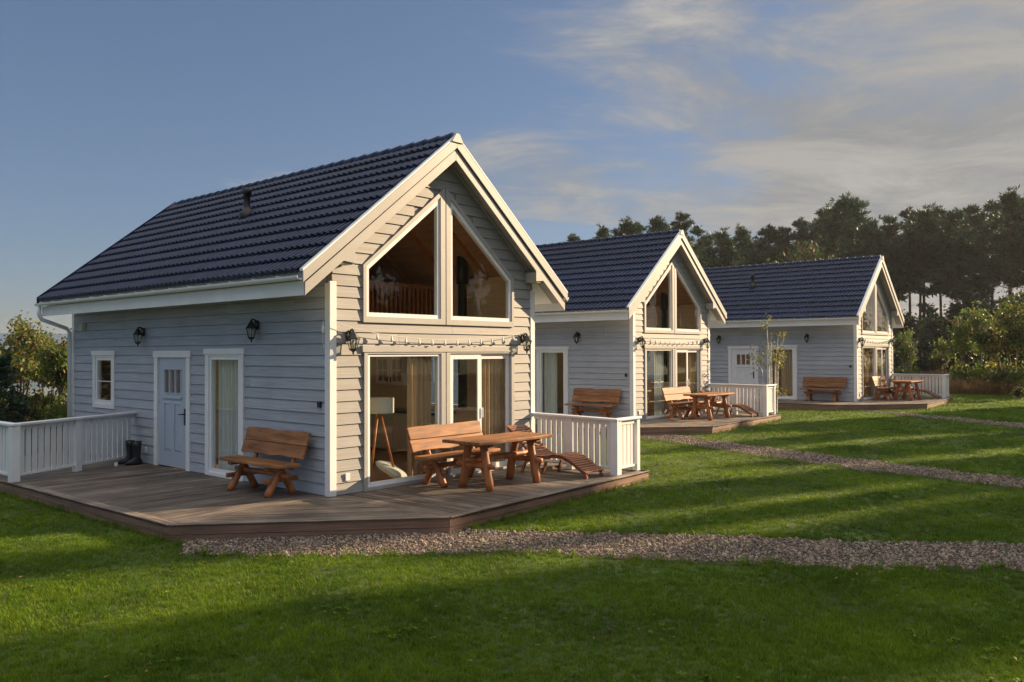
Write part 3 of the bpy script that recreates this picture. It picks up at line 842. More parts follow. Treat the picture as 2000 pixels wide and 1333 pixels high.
def make_bench(name='rustic_bench', ln=1.66):
    """sits along X, faces -Y"""
    root = empty(name)
    seat = wavy_plank(ln - .02, .36, .048, 3).build('seat', M['rustic'], root, bevel=.01); seat.location = (0, -.16, .455)
    ta = R(107)
    for j, (c, wd) in enumerate(((.112, .205), (-.088, .185))):
        b = wavy_plank(ln, wd, .042, 5 + j, .008, inner=(-1 if j == 0 else 1)).build('backrest_plank', M['rustic'], root, bevel=.01)
        b.rotation_euler = (R(72), 0, 0)
        b.location = (0, .13 + c * math.cos(R(72)), .705 + c * math.sin(R(72)))
    for sx in (-.50, .50):
        log((sx, -.32, .0), (sx, -.06, .43), .060, .050, 11 + int(sx * 10)).build('leg', M['log'], root, True)
        log((sx, .12, .0), (sx, -.12, .43), .055, .048, 15 + int(sx * 10)).build('leg', M['log'], root, True)
        log((sx * 1.0 + .055, .045, .36), (sx + .055, .225, .86), .034, .028, 18).build('back_support', M['log'], root, True)
        mb = MB(); mb.box(sx - .025, sx + .025, -.38, .20, .195, .265); mb.build('crossbar', M['rustic'], root, bevel=.012)
        mb = MB(); mb.box(sx - .05, sx + .05, -.33, .02, .385, .431); mb.build('seat_bearer', M['rustic'], root, bevel=.008)
    log((-.70, -.09, .30), (.70, -.09, .30), .040, .040, 33).build('stretcher', M['log'], root, True)
    return root
def make_table():
    root = empty('rustic_table')
    for j, (y, wd) in enumerate(((-.245, .255), (.015, .25), (.27, .25))):
        t = wavy_plank(1.74, wd, .05, 40 + j, .006 if j != 1 else .002).build('tabletop_plank', M['rustic'], root, bevel=.01)
        t.location = (0, y, .725)
    for sx in (-.54, .54):
        for sy in (-1, 1):
            log((sx + sy * .005, sy * .30, 0), (sx, sy * .15, .69), .070, .058, 51 + int(sx * 10) + sy).build('leg', M['log'], root, True)
        log((sx, -.40, .36), (sx, .40, .36), .042, .042, 57).build('crossbar', M['log'], root, True)
        mb = MB(); mb.box(sx - .05, sx + .05, -.33, .33, .645, .699); mb.build('top_bearer', M['rustic'], root, bevel=.01)
    log((-.74, .0, .45), (.74, .0, .45), .046, .042, 58).build('stretcher', M['log'], root, True)
    return root
def make_lounger():
    """slatted wave lounger, foot end at -Y, head at +Y"""
    root = empty('wave_lounger')
    key = [(-.88, .08), (-.78, .14), (-.62, .235), (-.46, .315), (-.30, .345), (-.14, .325), (.02, .285), (.16, .275), (.28, .31), (.40, .39), (.52, .50), (.64, .62), (.76, .70), (.86, .765)]
    ys = np.array([a for a, b in key]); zs = np.array([b for a, b in key])
    tt = np.linspace(-.88, .86, 34); zz = np.interp(tt, ys, zs)
    zz = np.convolve(np.pad(zz, 2, mode='edge'), np.ones(5) / 5, 'valid')
    for sx in (-.21, .21):
        mb = MB()
        lo = [(float(y), float(z) - .05) for y, z in zip(tt, zz)]; hi = [(float(y), float(z)) for y, z in zip(tt, zz)]
        loop = lo + hi[::-1]
        n = len(tt)
        vs = [(sx - .016, y, z) for y, z in lo] + [(sx - .016, y, z) for y, z in hi] + [(sx + .016, y, z) for y, z in lo] + [(sx + .016, y, z) for y, z in hi]
        fs = []
        for i in range(n - 1):
            fs += [(i, i + 1, n + i + 1, n + i), (2 * n + i, 3 * n + i, 3 * n + i + 1, 2 * n + i + 1), (i, 2 * n + i, 2 * n + i + 1, i + 1), (n + i, n + i + 1, 3 * n + i + 1, 3 * n + i)]
        fs += [(0, n, 3 * n, 2 * n), (n - 1, 3 * n - 1, 4 * n - 1, 2 * n - 1)]
        mb.add(vs, fs); mb.build('side_rail', M['loung'], root)
        for y0, y1, zt in ((.52, .36, .36), (.05, -.02, .20)):
            mb = MB(); mb.prism([(sx - .02, y0 - .02, 0), (sx + .02, y0 - .02, 0), (sx + .02, y0 + .02, 0), (sx - .02, y0 + .02, 0)], [(sx - .02, y1 - .02, zt), (sx + .02, y1 - .02, zt), (sx + .02, y1 + .02, zt), (sx - .02, y1 + .02, zt)]); mb.build('leg', M['loung'], root)
        mb = MB(); mb.box(sx - .018, sx + .018, -.90, -.84, .0, .05); mb.build('leg', M['loung'], root)
    mb = MB(); mb.box(-.23, .23, .03, .07, .06, .10); mb.build('crossbar', M['loung'], root)
    SLAT = MB().box(-.245, .245, -.0215, .0215, .001, .017).mesh('slat', M['loung'])
    for i in range(34):
        s = link_obj('slat', SLAT, root); j0, j1 = max(0, i - 1), min(33, i + 1)
        s.location = (0, float(tt[i]), float(zz[i])); s.rotation_euler = (math.atan2(zz[j1] - zz[j0], tt[j1] - tt[j0]), 0, 0)
    return root
bench0, table0, lounger0 = make_bench(), make_table(), make_lounger()
BL = [('rustic orange-brown bench against the shaded grey wall of the nearest cottage', 'rustic bench behind the table in front of the nearest glazed gable'),
      ('rustic bench against the grey side wall of the middle cottage', 'rustic bench by the table on the deck of the middle cottage'),
      ('rustic bench against the grey side wall of the farthest cottage', 'rustic bench by the table on the deck of the farthest cottage')]
first = True
for k in range(3):
    t = HOUSES[k][1]
    for j, (x, y, a) in enumerate(((-.32, 1.13, -math.pi / 2), (2.16, -.34, 0.0))):
        o = bench0 if first else copy_tree(bench0); first = False
        o.location = at_house(k, x, y, .019 if False else .002); o.rotation_euler = (0, 0, t + a)
        tag(o, BL[k][j], 'bench', 'rustic log benches')
    o = table0 if k == 0 else copy_tree(table0)
    o.location = at_house(k, 2.38, -1.17, .002); o.rotation_euler = (0, 0, t - .02)
    tag(o, 'rustic log table on the deck of the %s cottage' % WHICH[k], 'table', 'rustic log tables')
    o = lounger0 if k == 0 else copy_tree(lounger0)
    o.location = at_house(k, 3.94, -1.0, .002); o.rotation_euler = (0, 0, t - .02)
    tag(o, 'brown slatted wave lounger on the deck of the %s cottage' % WHICH[k], 'lounger', 'slatted loungers')

# ------------------------------------------------------------------ lanterns and light strings
def make_lantern():
    """wall at y=0, hangs out towards -Y; origin at the lantern body's centre height"""
    root = empty('wall_lantern')
    mb = MB(); mb.prism([(.055 * math.cos(a), -.001, .085 + .075 * math.sin(a)) for a in np.linspace(0, 2 * math.pi, 12, endpoint=False)], [(.045 * math.cos(a), -.03, .085 + .062 * math.sin(a)) for a in np.linspace(0, 2 * math.pi, 12, endpoint=False)])
    mb.build('back_plate', M['black'], root)
    mb = MB(); mb.tube([(0, -.02, .10), (0, -.05, .155), (0, -.085, .165), (0, -.11, .145), (0, -.11, .11)], .014, 7); mb.tube([(0, -.02, .06), (0, -.07, .075), (0, -.11, .11)], .010, 6); mb.build('arm', M['black'], root, True)
    c = (0, -.11, 0)
    mb = MB(); mb.lathe([(.012, .165), (.02, .14), (.045, .115), (.078, .062), (.098, .045), (.098, .034)], c, 6); mb.build('hood', M['black'], root)
    mb = MB(); mb.lathe([(.080, .033), (.050, -.088)], c, 6, caps=False); mb.build('lantern_glass', M['lglass'], root)
    mb = MB()
    for kk in range(6):
        th = 2 * math.pi * (kk + .5) / 6
        mb.tube([(.082 * math.cos(th), c[1] + .082 * math.sin(th), .034), (.052 * math.cos(th), c[1] + .052 * math.sin(th), -.09)], .0055, 4)
    mb.lathe([(.060, -.086), (.056, -.102), (.03, -.118), (.012, -.13), (.016, -.143), (.004, -.165)], c, 6)
    mb.build('cage', M['black'], root)
    mb = MB(); mb.lathe([(.012, -.085), (.014, -.03), (.022, .0), (.012, .028)], c, 8); mb.build('bulb', M['bulb'], root, True)
    return root
lan0 = make_lantern()
spots = [(0, -.027, 5.78, 2.39, -math.pi / 2, 'black lantern above the pale blue door and boots of the nearest cottage'),
         (0, -.027, 1.86, 2.43, -math.pi / 2, 'black lantern high above the shaded bench of the nearest cottage'),
         (0, .31, -.027, 2.235, 0, 'sunlit black lantern beside the corner post of the nearest gable, near the curtain pole'),
         (0, 4.28, -.027, 2.235, 0, 'sunlit black lantern at the gable corner above the nearest railing'),
         (1, -.027, 1.86, 2.39, -math.pi / 2, 'black lantern above the side bench of the middle cottage'),
         (1, .31, -.027, 2.235, 0, 'black lantern on the gable of the middle cottage, by its front corner post'),
         (1, 4.28, -.027, 2.235, 0, 'black lantern on the gable of the middle cottage, above its railing'),
         (2, -.027, 5.52, 2.38, -math.pi / 2, 'black lantern beside the white door of the farthest cottage'),
         (2, -.027, 1.82, 2.40, -math.pi / 2, 'black lantern above the side bench of the farthest cottage'),
         (2, .31, -.027, 2.235, 0, 'black lantern on the gable of the farthest cottage, by its front corner post'),
         (2, 4.28, -.027, 2.235, 0, 'black lantern on the gable of the farthest cottage, above its railing')]
for i, (k, x, y, z, a, lb) in enumerate(spots):
    o = lan0 if i == 0 else copy_tree(lan0)
    o.location = at_house(k, x, y, z); o.rotation_euler = (0, 0, HOUSES[k][1] + a)
    o.scale = (1.12, 1.0, 1.12)
    tag(o, lb, 'lantern', 'black wall lanterns')
spots[2] = None
def light_string(k):
    root = empty('light_string', at_house(k, 0, 0, 0), HOUSES[k][1])
    tag(root, 'string of small white bulbs draped over the gable window of the %s cottage' % WHICH[k], 'string lights', 'bulb strings on the gables')
    def pos(t):
        x = .02 + t * 4.56
        z = 2.52 - .235 * (1 - (2 * t - 1) ** 2) ** .8 + (.0 if t > .5 else .0)
        return (x, -.10, z)
    mb = MB(); mb.tube([pos(t) for t in np.linspace(0, 1, 30)], .0045, 5); mb.build('wire', M['wire'], root)
    b = MB(); b.lathe([(.008, .0), (.012, -.02), (.012, -.035), (.019, -.055), (.021, -.075), (.012, -.094), (.003, -.098)], (0, 0, 0), 8)
    bm_ = b.mesh('bulb', M['bulb'], True)
    for t in np.linspace(.17, .86, 12):
        o = link_obj('bulb', bm_, root); o.location = pos(float(t))
for k in range(3): light_string(k)

# ------------------------------------------------------------------ things on the deck and inside
def boot(x, y, rz, label):
    mb = MB()
    prof = [(0, .0, .052, .050), (.0, .10, .050, .046), (.0, .20, .055, .050), (.0, .32, .066, .058), (0, .42, .072, .062)]
    n = 12; vs = []; fs = []
    rings = [(-.055, .0, .155, .050), (-.055, .03, .160, .052), (-.045, .065, .140, .050), (-.012, .10, .085, .048), (0, .15, .062, .047), (0, .24, .068, .054), (0, .34, .078, .062), (0, .43, .084, .066), (0, .43, .074, .056), (0, .30, .062, .05)]
    for cx, z, rx, ry in rings:
        for k in range(n):
            th = 2 * math.pi * k / n; vs.append((cx + rx * math.cos(th), ry * math.sin(th), z))
    for i in range(len(rings) - 1):
        for k in range(n):
            k2 = (k + 1) % n; fs.append((i * n + k, i * n + k2, (i + 1) * n + k2, (i + 1) * n + k))
    fs.append(tuple(range(n - 1, -1, -1)))
    mb.add(vs, fs)
    o = mb.build('rubber_boot', M['rubber'], None, True); o.location = (x, y, .004); o.rotation_euler = (0, 0, rz)
    tag(o, label, 'boot', 'black rubber boots')
boot(-.22, 5.62, R(-12), 'tall black rubber boot standing closest to the white socket')
boot(-.24, 5.86, R(-20), 'tall black rubber boot standing closest to the white railing')
mb = MB(); mb.lathe([(.030, 0), (.034, .02), (.030, .06), (.022, .075), (.024, .08)], (-.62, 5.58, .004), 12)
tag(mb.build('candle_cup', M['socket'], None, True), 'tiny white candle cup on the deck boards beside the boots', 'candle')

def curtain(k, x0, x1, y, z0, z1, mat, label, side=False, gather=0.0):
    mb = MB(); n = max(14, int((x1 - x0) * 60)); rows = 8
    rs = random.Random(int(x0 * 100) + k)
    ph = rs.uniform(0, 6)
    vs = []
    for j in range(rows + 1):
        t = j / rows; z = z0 + (z1 - z0) * t
        for i in range(n + 1):
            s = i / n; x = x0 + (x1 - x0) * s
            if gather: x = x0 + (x1 - x0) * s * (1 - gather * math.sin(min(1, (1 - t) * 1.2) * math.pi * .5) * .6)
            d = .028 * math.sin(s * (x1 - x0) * 62 + ph + .5 * math.sin(t * 3)) + .012 * math.sin(s * 40 + ph * 2)
            vs.append((x, y + d, z) if not side else (y + d, x, z))
    fs = [(j * (n + 1) + i, j * (n + 1) + i + 1, (j + 1) * (n + 1) + i + 1, (j + 1) * (n + 1) + i) for j in range(rows) for i in range(n)]
    b = len(vs)
    vs += [(v[0], v[1] + .004, v[2]) if not side else (v[0] + .004, v[1], v[2]) for v in vs]
    fs += [tuple(b + q for q in reversed(f)) for f in fs]
    mb.add(vs, fs)
    o = mb.build('curtain', M[mat], None, True); o.location = at_house(k, 0, 0); o.rotation_euler = (0, 0, HOUSES[k][1])
    tag(o, label, 'curtain', 'window curtains')
curtain(0, 1.64, 2.12, .14, .06, 2.2, 'curtain', 'ochre curtain hanging in the fixed patio pane of the nearest gable')
curtain(0, 3.34, 3.92, .14, .06, 2.2, 'curtain', 'ochre curtain hanging behind the sliding door of the nearest gable')
curtain(0, 2.44, 3.27, .115, .06, 2.1, 'sheer', 'white sheer curtain in the tall side window of the nearest cottage', True)
curtain(1, 1.40, 1.95, .14, .06, 2.2, 'sheer', 'pale curtain in the patio pane of the middle gable')
curtain(1, 2.80, 3.27, .13, .06, 2.1, 'sheer', 'pale gathered curtain in the tall side window of the middle cottage', True)
curtain(1, 3.5, 3.92, .14, .06, 2.2, 'curtain', 'brown curtain behind the sliding door of the middle gable')
curtain(2, 1.5, 2.12, .14, .06, 2.2, 'curtain', 'brown curtain in the patio pane of the farthest gable')
curtain(2, 2.45, 2.95, .13, .06, 2.1, 'curtain', 'brown curtain in the tall side window of the farthest cottage', True)

lamp = empty('floor_lamp', (1.42, .62, .013)); tag(lamp, 'tripod floor lamp with white drum shade behind the nearest patio window', 'floor lamp')
mb = MB(); mb.lathe([(.25, 1.09), (.25, 1.33)], (0, 0, 0), 24, caps=False); mb.lathe([(.246, 1.33), (.246, 1.09)], (0, 0, 0), 24, caps=False); mb.build('lamp_shade', M['shade'], lamp, True)
for a in (200, 320, 80):
    mb = MB(); mb.tube([(.28 * math.cos(R(a)), .28 * math.sin(R(a)), 0), (.02 * math.cos(R(a)), .02 * math.sin(R(a)), 1.12)], .02, 8); mb.build('leg', M['int_wood'], lamp, True)
mb = MB(); mb.lathe([(.014, 1.08), (.014, 1.16), (.03, 1.18), (.035, 1.25), (.01, 1.29)], (0, 0, 0), 10); mb.build('bulb', M['bulb'], lamp, True)
# cushion on the floor
mb = MB()
vs = []; fs = []; n = 14
for j in range(n + 1):
    for i in range(n + 1):
        u, v = i / n * 2 - 1, j / n * 2 - 1
        e = (1 - u ** 4) * (1 - v ** 4)
        vs.append((u * .25 * (1 - .08 * v * v), v * .25 * (1 - .08 * u * u), .075 * e ** .5))
m_ = len(vs)
vs += [(x, y, -z) for x, y, z in vs]
for j in range(n):
    for i in range(n):
        a = j * (n + 1) + i
        fs += [(a, a + 1, a + n + 2, a + n + 1), (m_ + a, m_ + a + n + 1, m_ + a + n + 2, m_ + a + 1)]
mb.add(vs, fs)
o = mb.build('cushion', M['sheer'], None, True); o.location = (1.66, .58, .15); o.rotation_euler = (R(28), R(12), R(24))
tag(o, 'grey cushion lying on the floor under the tripod lamp', 'cushion')
# kitchen units along the right-hand wall of the nearest cottage
kit = empty('kitchen_wall_cabinet', (W - .135, 3.5, 1.40)); tag(kit, 'white kitchen wall cabinet with glazed doors inside the nearest cottage', 'cabinet')
mb = MB(); mb.box(-.32, -.002, -.45, .45, 0, .62); mb.build('carcass', M['shade'], kit)
for y0 in (-.44, .01):
    mb = MB(); mb.ring(rect(y0, y0 + .43, .01, .61), rect(y0 + .07, y0 + .36, .08, .54), lambda p: (-.345, p[0], p[1]), lambda p: (-.323, p[0], p[1])); mb.box(-.344, -.326, y0 + .205, y0 + .225, .08, .54); mb.box(-.344, -.326, y0 + .07, y0 + .36, .30, .32)
    d_ = mb.build('door', M['white_door'], kit)
    mb = MB(); mb.box(-.330, -.326, y0 + .07, y0 + .36, .08, .54); mb.build('pane', M['int_floor'], d_)
    mb = MB(); mb.box(-.37, -.346, y0 + (.38 if y0 < 0 else .04), y0 + (.395 if y0 < 0 else .055), .06, .16); mb.build('handle', M['black'], d_)
base = empty('kitchen_base_unit', (W - .135, 3.4, .013)); tag(base, 'pale kitchen base unit with dark worktop inside the nearest cottage', 'base unit')
mb = MB(); mb.box(-.58, -.002, -1.5, 1.5, .08, .84); mb.build('carcass', M['shade'], base)
for j in range(5):
    mb = MB(); mb.box(-.60, -.582, -1.49 + j * .6, -.91 + j * .6, .10, .83); mb.build('front', M['shade'], base)
mb = MB(); mb.box(-.62, -.002, -1.52, 1.52, .842, .88); mb.build('worktop', M['black'], base)
kettle = empty('kettle', (W - .45, 2.75, .895)); tag(kettle, 'shiny metal kettle on the worktop of the nearest cottage', 'kettle')
M['steel'] = material('steel', (.6, .6, .6), .15, .02, metallic=1.0)
mb = MB(); mb.lathe([(.09, 0), (.10, .05), (.085, .14), (.05, .19), (.015, .20), (.015, .22)], (0, 0, 0), 14); mb.build('body', M['steel'], kettle, True)
mb = MB(); mb.tube([(0, -.08, .16), (0, -.07, .26), (0, .07, .26), (0, .08, .16)], .01, 6); mb.build('handle', M['black'], kettle, True)

# ------------------------------------------------------------------ vegetation generators
def leaf_quads(cent, size, rs, flat=0.0, elong=1.6, up=None):
    n = len(cent)
    a = rs.normal(size=(n, 3)); a[:, 2] *= (1 - flat)
    a /= np.linalg.norm(a, axis=1)[:, None]
    b = rs.normal(size=(n, 3)); b[:, 2] *= (1 - flat)
    b -= a * (a * b).sum(1)[:, None]; b /= np.linalg.norm(b, axis=1)[:, None]
    s = size * rs.uniform(.6, 1.35, n)[:, None]
    a *= s * elong * .5; b *= s * .5
    v = np.stack([cent - a, cent + b * .8, cent + a, cent - b * .8], 1).reshape(-1, 3)
    q = np.arange(4 * n).reshape(-1, 4)
    return v, q
def needle_tufts(cent, dirs, rad, per, rs, wid=.03):
    n = len(cent)
    d = rs.normal(size=(n, per, 3)) * .75 + dirs[:, None, :] * .9
    d[:, :, 2] = d[:, :, 2] * .75 + .18
    d /= np.linalg.norm(d, axis=2)[:, :, None]
    ln = rad * rs.uniform(.6, 1.2, (n, per, 1))
    sd = rs.normal(size=(n, per, 3)); sd -= d * (sd * d).sum(2)[:, :, None]; sd /= np.linalg.norm(sd, axis=2)[:, :, None]
    c = cent[:, None, :]
    w_ = wid * rs.uniform(.7, 1.3, (n, per, 1))
    v = np.stack([c + 0 * d, c + d * ln * .55 + sd * w_, c + d * ln, c + d * ln * .55 - sd * w_], 2).reshape(-1, 3)
    return v, np.arange(len(v)).reshape(-1, 4)

def pine_meshes(seed, H=15.0, bare=.5, spread=2.6):
    rs = np.random.default_rng(seed); rr = random.Random(seed)
    tr = MB()
    lean = rs.uniform(-.25, .25, 2)
    path = [(lean[0] * t * t + .05 * math.sin(5 * t + seed), lean[1] * t * t, H * t) for t in np.linspace(0, .97, 9)]
    tr.tube(path, [.19 * (1 - .82 * t) * (1.25 if t == 0 else 1) for t in np.linspace(0, .97, 9)], 8)
    def at(t):
        return np.array([np.interp(t, np.linspace(0, .97, 9), [p[i] for p in path]) for i in range(3)])
    cents, dirs = [], []
    tt = bare
    while tt < .985:
        f = (tt - bare) / (1 - bare)
        nb = rr.randint(4, 7)
        for _ in range(nb):
            if rr.random() < .14: continue
            th = rr.uniform(0, 6.283)
            ln = spread * (.42 + .75 * math.sin(math.pi * min(1, f * .72 + .28)) ** 1.0) * rr.uniform(.55, 1.12) * (1 - f ** 3 * .72)
            base = at(min(tt, .97)); el = rr.uniform(-.05, .35) + f * .35
            d = np.array([math.cos(th) * math.cos(el), math.sin(th) * math.cos(el), math.sin(el)])
            tip = base + d * ln + np.array([0, 0, .12 * ln])
            mid = base + d * ln * .5
            tr.tube([base, mid, tip], [.045 * (1 - f * .6), .028, .010], 5, caps=False)
            k = max(4, int(ln * 4.2))
            for j in range(k):
                s = .35 + .65 * (j + rr.random()) / k
                pnt = base + (tip - base) * s
                for _q in range(2):
                    cents.append(pnt + rs.normal(size=3) * np.array([.22, .22, .10]) * (.6 + ln * .25)); dirs.append(d)
        if f < .25 and rr.random() < .5:   # dead stubs below the crown
            th = rr.uniform(0, 6.28); b0 = at(rr.uniform(.22, bare)); tr.tube([b0, b0 + np.array([math.cos(th), math.sin(th), .1]) * rr.uniform(.4, 1.1)], [.02, .006], 4, caps=False)
        tt += rr.uniform(.028, .05)
    top = at(.97)
    for _ in range(16): cents.append(top + rs.normal(size=3) * np.array([.25, .25, .3])); dirs.append(np.array([0, 0, 1.0]))
    v, q = needle_tufts(np.array(cents), np.array(dirs), .50, 13, rs, .045)
    return tr.mesh('trunk', M['bark'], True), np_mesh('crown', v, q, [M['pine']])

def spruce_mesh(seed, H=6.0, Rb=1.6, mat='spruce'):
    rs = np.random.default_rng(seed); rr = random.Random(seed)
    tr = MB(); tr.tube([(0, 0, 0), (0, 0, H * .97)], [.10, .015], 6)
    cents, dirs = [], []
    t = .06
    while t < .99:
        for _ in range(rr.randint(5, 7)):
            th = rr.uniform(0, 6.283); ln = Rb * (1 - t) ** .85 * rr.uniform(.6, 1.1) + .12
            d = np.array([math.cos(th), math.sin(th), .05 + .3 * t])
            b = np.array([0, 0, t * H])
            for j in range(max(3, int(ln * 4))):
                s = .2 + .8 * (j + rr.random()) / max(3, int(ln * 4))
                cents.append(b + d * ln * s + rs.normal(size=3) * .09); dirs.append(d)
        t += .42 / H * rr.uniform(.8, 1.2)
    v, q = needle_tufts(np.array(cents), np.array(dirs), .36, 13, rs, .040)
    return tr.mesh('trunk', M['bark'], True), np_mesh('crown', v, q, [M[mat]])

def bush_meshes(seed, H=4.0, Rb=1.6, n=5200, size=.085, mats=('leaf_green', 'leaf_yellow'), p2=.12, stems=6, low=.06, bark='bark2'):
    rs = np.random.default_rng(seed); rr = random.Random(seed)
    tr = MB(); cents = []; sc_ = []
    for s in range(stems):
        th = 6.283 * s / stems + rr.uniform(-.4, .4); ro = rr.uniform(.2, .8) * Rb
        hh = H * rr.uniform(.65, 1.0) * (1.05 - .35 * (ro / Rb))
        tip = np.array([ro * math.cos(th), ro * math.sin(th), hh])
        b0 = np.array([.15 * math.cos(th), .15 * math.sin(th), 0]); mid = b0 * .5 + tip * .5 + np.array([0, 0, .08 * H]) - np.array([tip[0], tip[1], 0]) * .15
        tr.tube([b0, mid, tip], [.03 + H * .006, .02, .006], 5, caps=False)
        for j in range(9):
            u = rr.uniform(low + .12, 1.0)
            p = (b0 * (1 - u) + mid * u) if u < .5 else (mid * (1 - (u - .5) * 2) + tip * (u - .5) * 2)
            th2 = rr.uniform(0, 6.28); ln = rr.uniform(.2, .55) * Rb * (1.15 - u * .6)
            q = p + np.array([math.cos(th2), math.sin(th2), rr.uniform(.0, .6)]) * ln
            tr.tube([p, q], [.010, .003], 4, caps=False)
            for s2 in (.45, .75, 1.0): cents.append(p + (q - p) * s2); sc_.append(.22 * Rb * rr.uniform(.45, 1.0))
        cents.append(tip); sc_.append(.16 * Rb)
    cents, sc_ = np.array(cents), np.array(sc_)
    idx = rs.integers(0, len(cents), n)
    p = cents[idx] + rs.normal(size=(n, 3)) * sc_[idx][:, None] * np.array([.62, .62, .62])
    p[:, 2] = np.maximum(p[:, 2], low * H)
    v, q = leaf_quads(p, size, rs)
    mi = (rs.random(n) < p2).astype(int)
    # second tint by clump so that colour comes in patches
    clump = rs.random(len(cents)) < p2 * 1.6
    mi = np.where(clump[idx] & (rs.random(n) < .75), 1, mi)
    return tr.mesh('trunk', M[bark], True), np_mesh('crown', v, q, [M[m_] for m_ in mats], mi)

def plant(name, meshes, loc, rz, scale, label, cat, group):
    root = empty(name, loc, rz); root.scale = scale if hasattr(scale, '__len__') else (scale,) * 3
    link_obj('trunk', meshes[0], root); link_obj('crown', meshes[1], root)
    return tag(root, label, cat, group)
def from_px(x, dist):
    """ground point seen at picture column x (2000 wide) at a given distance along the view"""
    d = _f + _r2 * (x - 1000) / FPX
    d = d / np.hypot(d[0], d[1])
    X, Y = CAM[0] + d[0] * dist, CAM[1] + d[1] * dist
    return float(X), float(Y), float(gz(X))

PINES = [pine_meshes(101, 15, .50, 2.3), pine_meshes(102, 15, .58, 2.6), pine_meshes(103, 15, .47, 2.1), pine_meshes(104, 15, .60, 2.4), pine_meshes(105, 15, .53, 2.7)]
SPRUCES = [spruce_mesh(201), spruce_mesh(202, 6, 1.9)]
BUSH_DARK = [bush_meshes(301, 5, 2.0, 5200, .13, ('leaf_dark', 'leaf_green'), .2), bush_meshes(302, 5, 2.2, 5200, .13, ('leaf_dark', 'leaf_rust'), .14)]
BUSH_GREEN = [bush_meshes(311, 4, 1.6, 4600, .095, ('leaf_green', 'leaf_yellow'), .12), bush_meshes(312, 4, 1.5, 4600, .095, ('leaf_green', 'leaf_rust'), .18), bush_meshes(313, 4, 1.7, 4600, .10, ('leaf_dark', 'leaf_yellow'), .16)]
rp = random.Random(5)
ORD = 'first second third fourth fifth sixth seventh eighth ninth tenth eleventh twelfth thirteenth fourteenth fifteenth sixteenth seventeenth eighteenth nineteenth twentieth twenty-first twenty-second twenty-third twenty-fourth twenty-fifth twenty-sixth'.split()
prof_x = [1000, 1060, 1110, 1150, 1185, 1230, 1270, 1330, 1370, 1400, 1440, 1500, 1540, 1560, 1610, 1660, 1700, 1740, 1780, 1830, 1880, 1930, 1975, 2060, 2200]
prof_y = [480, 472, 462, 462, 440, 432, 425, 424, 432, 458, 448, 450, 455, 432, 402, 406, 440, 438, 416, 432, 428, 430, 408, 415, 420]
# front row follows the skyline of the wood
xs = [1065, 1118, 1180, 1232, 1282, 1330, 1362, 1410, 1452, 1500, 1530, 1566, 1612, 1655, 1700, 1738, 1778, 1806, 1838, 1872, 1902, 1938, 1976, 2015, 2060, 2110]
for i, x in enumerate(xs):
    D = rp.uniform(74, 86)
    yt = float(np.interp(x, prof_x, prof_y)) + rp.uniform(-10, 16)
    H = (687 - yt) / FPX * D / 1.0 * .93 + 2.2
    X, Y, Z = from_px(x, D)
    s = H / 15
    plant('pine_tree', PINES[i % 5], (X, Y, Z), rp.uniform(0, 6.28), (s * rp.uniform(.85, 1.1), s * rp.uniform(.85, 1.1), s), '%s tall pine from the left along the skyline of the wood' % ORD[i], 'tree', 'tall skyline pines of the wood')
for i in range(23):
    x = (1040 + i * 37 if i < 18 else 1730 + (i - 18) * 80) + rp.uniform(-14, 14); D = rp.uniform(88, 112)
    yt = float(np.interp(x, prof_x, prof_y)) + rp.uniform(14, 40)
    H = (687 - yt) / FPX * D * .93 + 2.2
    X, Y, Z = from_px(x, D); s = H / 15
    plant('pine_tree', PINES[(i + 2) % 5], (X, Y, Z), rp.uniform(0, 6.28), s, 'pine standing deep in the wood behind the front row of pines', 'tree', 'pines deep in the wood')
# dark undergrowth below the pines
for i in range(26):
    x = 1690 + i * 17 + rp.uniform(-8, 8); D = rp.uniform(58, 72)
    yt = rp.uniform(596, 648) if x < 1880 else rp.uniform(575, 630)
    H = (687 - yt) / FPX * D + 2.2
    X, Y, Z = from_px(x, D)
    if i % 3: plant('spruce_tree', SPRUCES[i % 2], (X, Y, Z), rp.uniform(0, 6.28), (H / 6 * 1.2, H / 6 * 1.2, H / 6), 'dark young spruce in the undergrowth below the pines', 'tree', 'dark undergrowth spruces')
    else: plant('dark_bush', BUSH_DARK[i % 2], (X, Y, Z), rp.uniform(0, 6.28), (H / 5 * 1.1, H / 5 * 1.1, H / 5), 'dark leafy bush in the undergrowth below the pines', 'bush', 'dark undergrowth bushes')
for i in range(12):
    x = 1180 + i * 45 + rp.uniform(-14, 14); D = rp.uniform(62, 72)
    yt = rp.uniform(500, 545)
    H = (687 - yt) / FPX * D + 2.2
    X, Y, Z = from_px(x, D)
    plant('broadleaf_tree', (BUSH_GREEN + BUSH_DARK)[i % 5], (X, Y, Z), rp.uniform(0, 6.28), (H / 4.4 * .62, H / 4.4 * .62, H / 4.4), '%s low broadleaf tree from the left behind the cottage roofs, below the pines' % ORD[i], 'tree', 'broadleaf trees above the roofs')
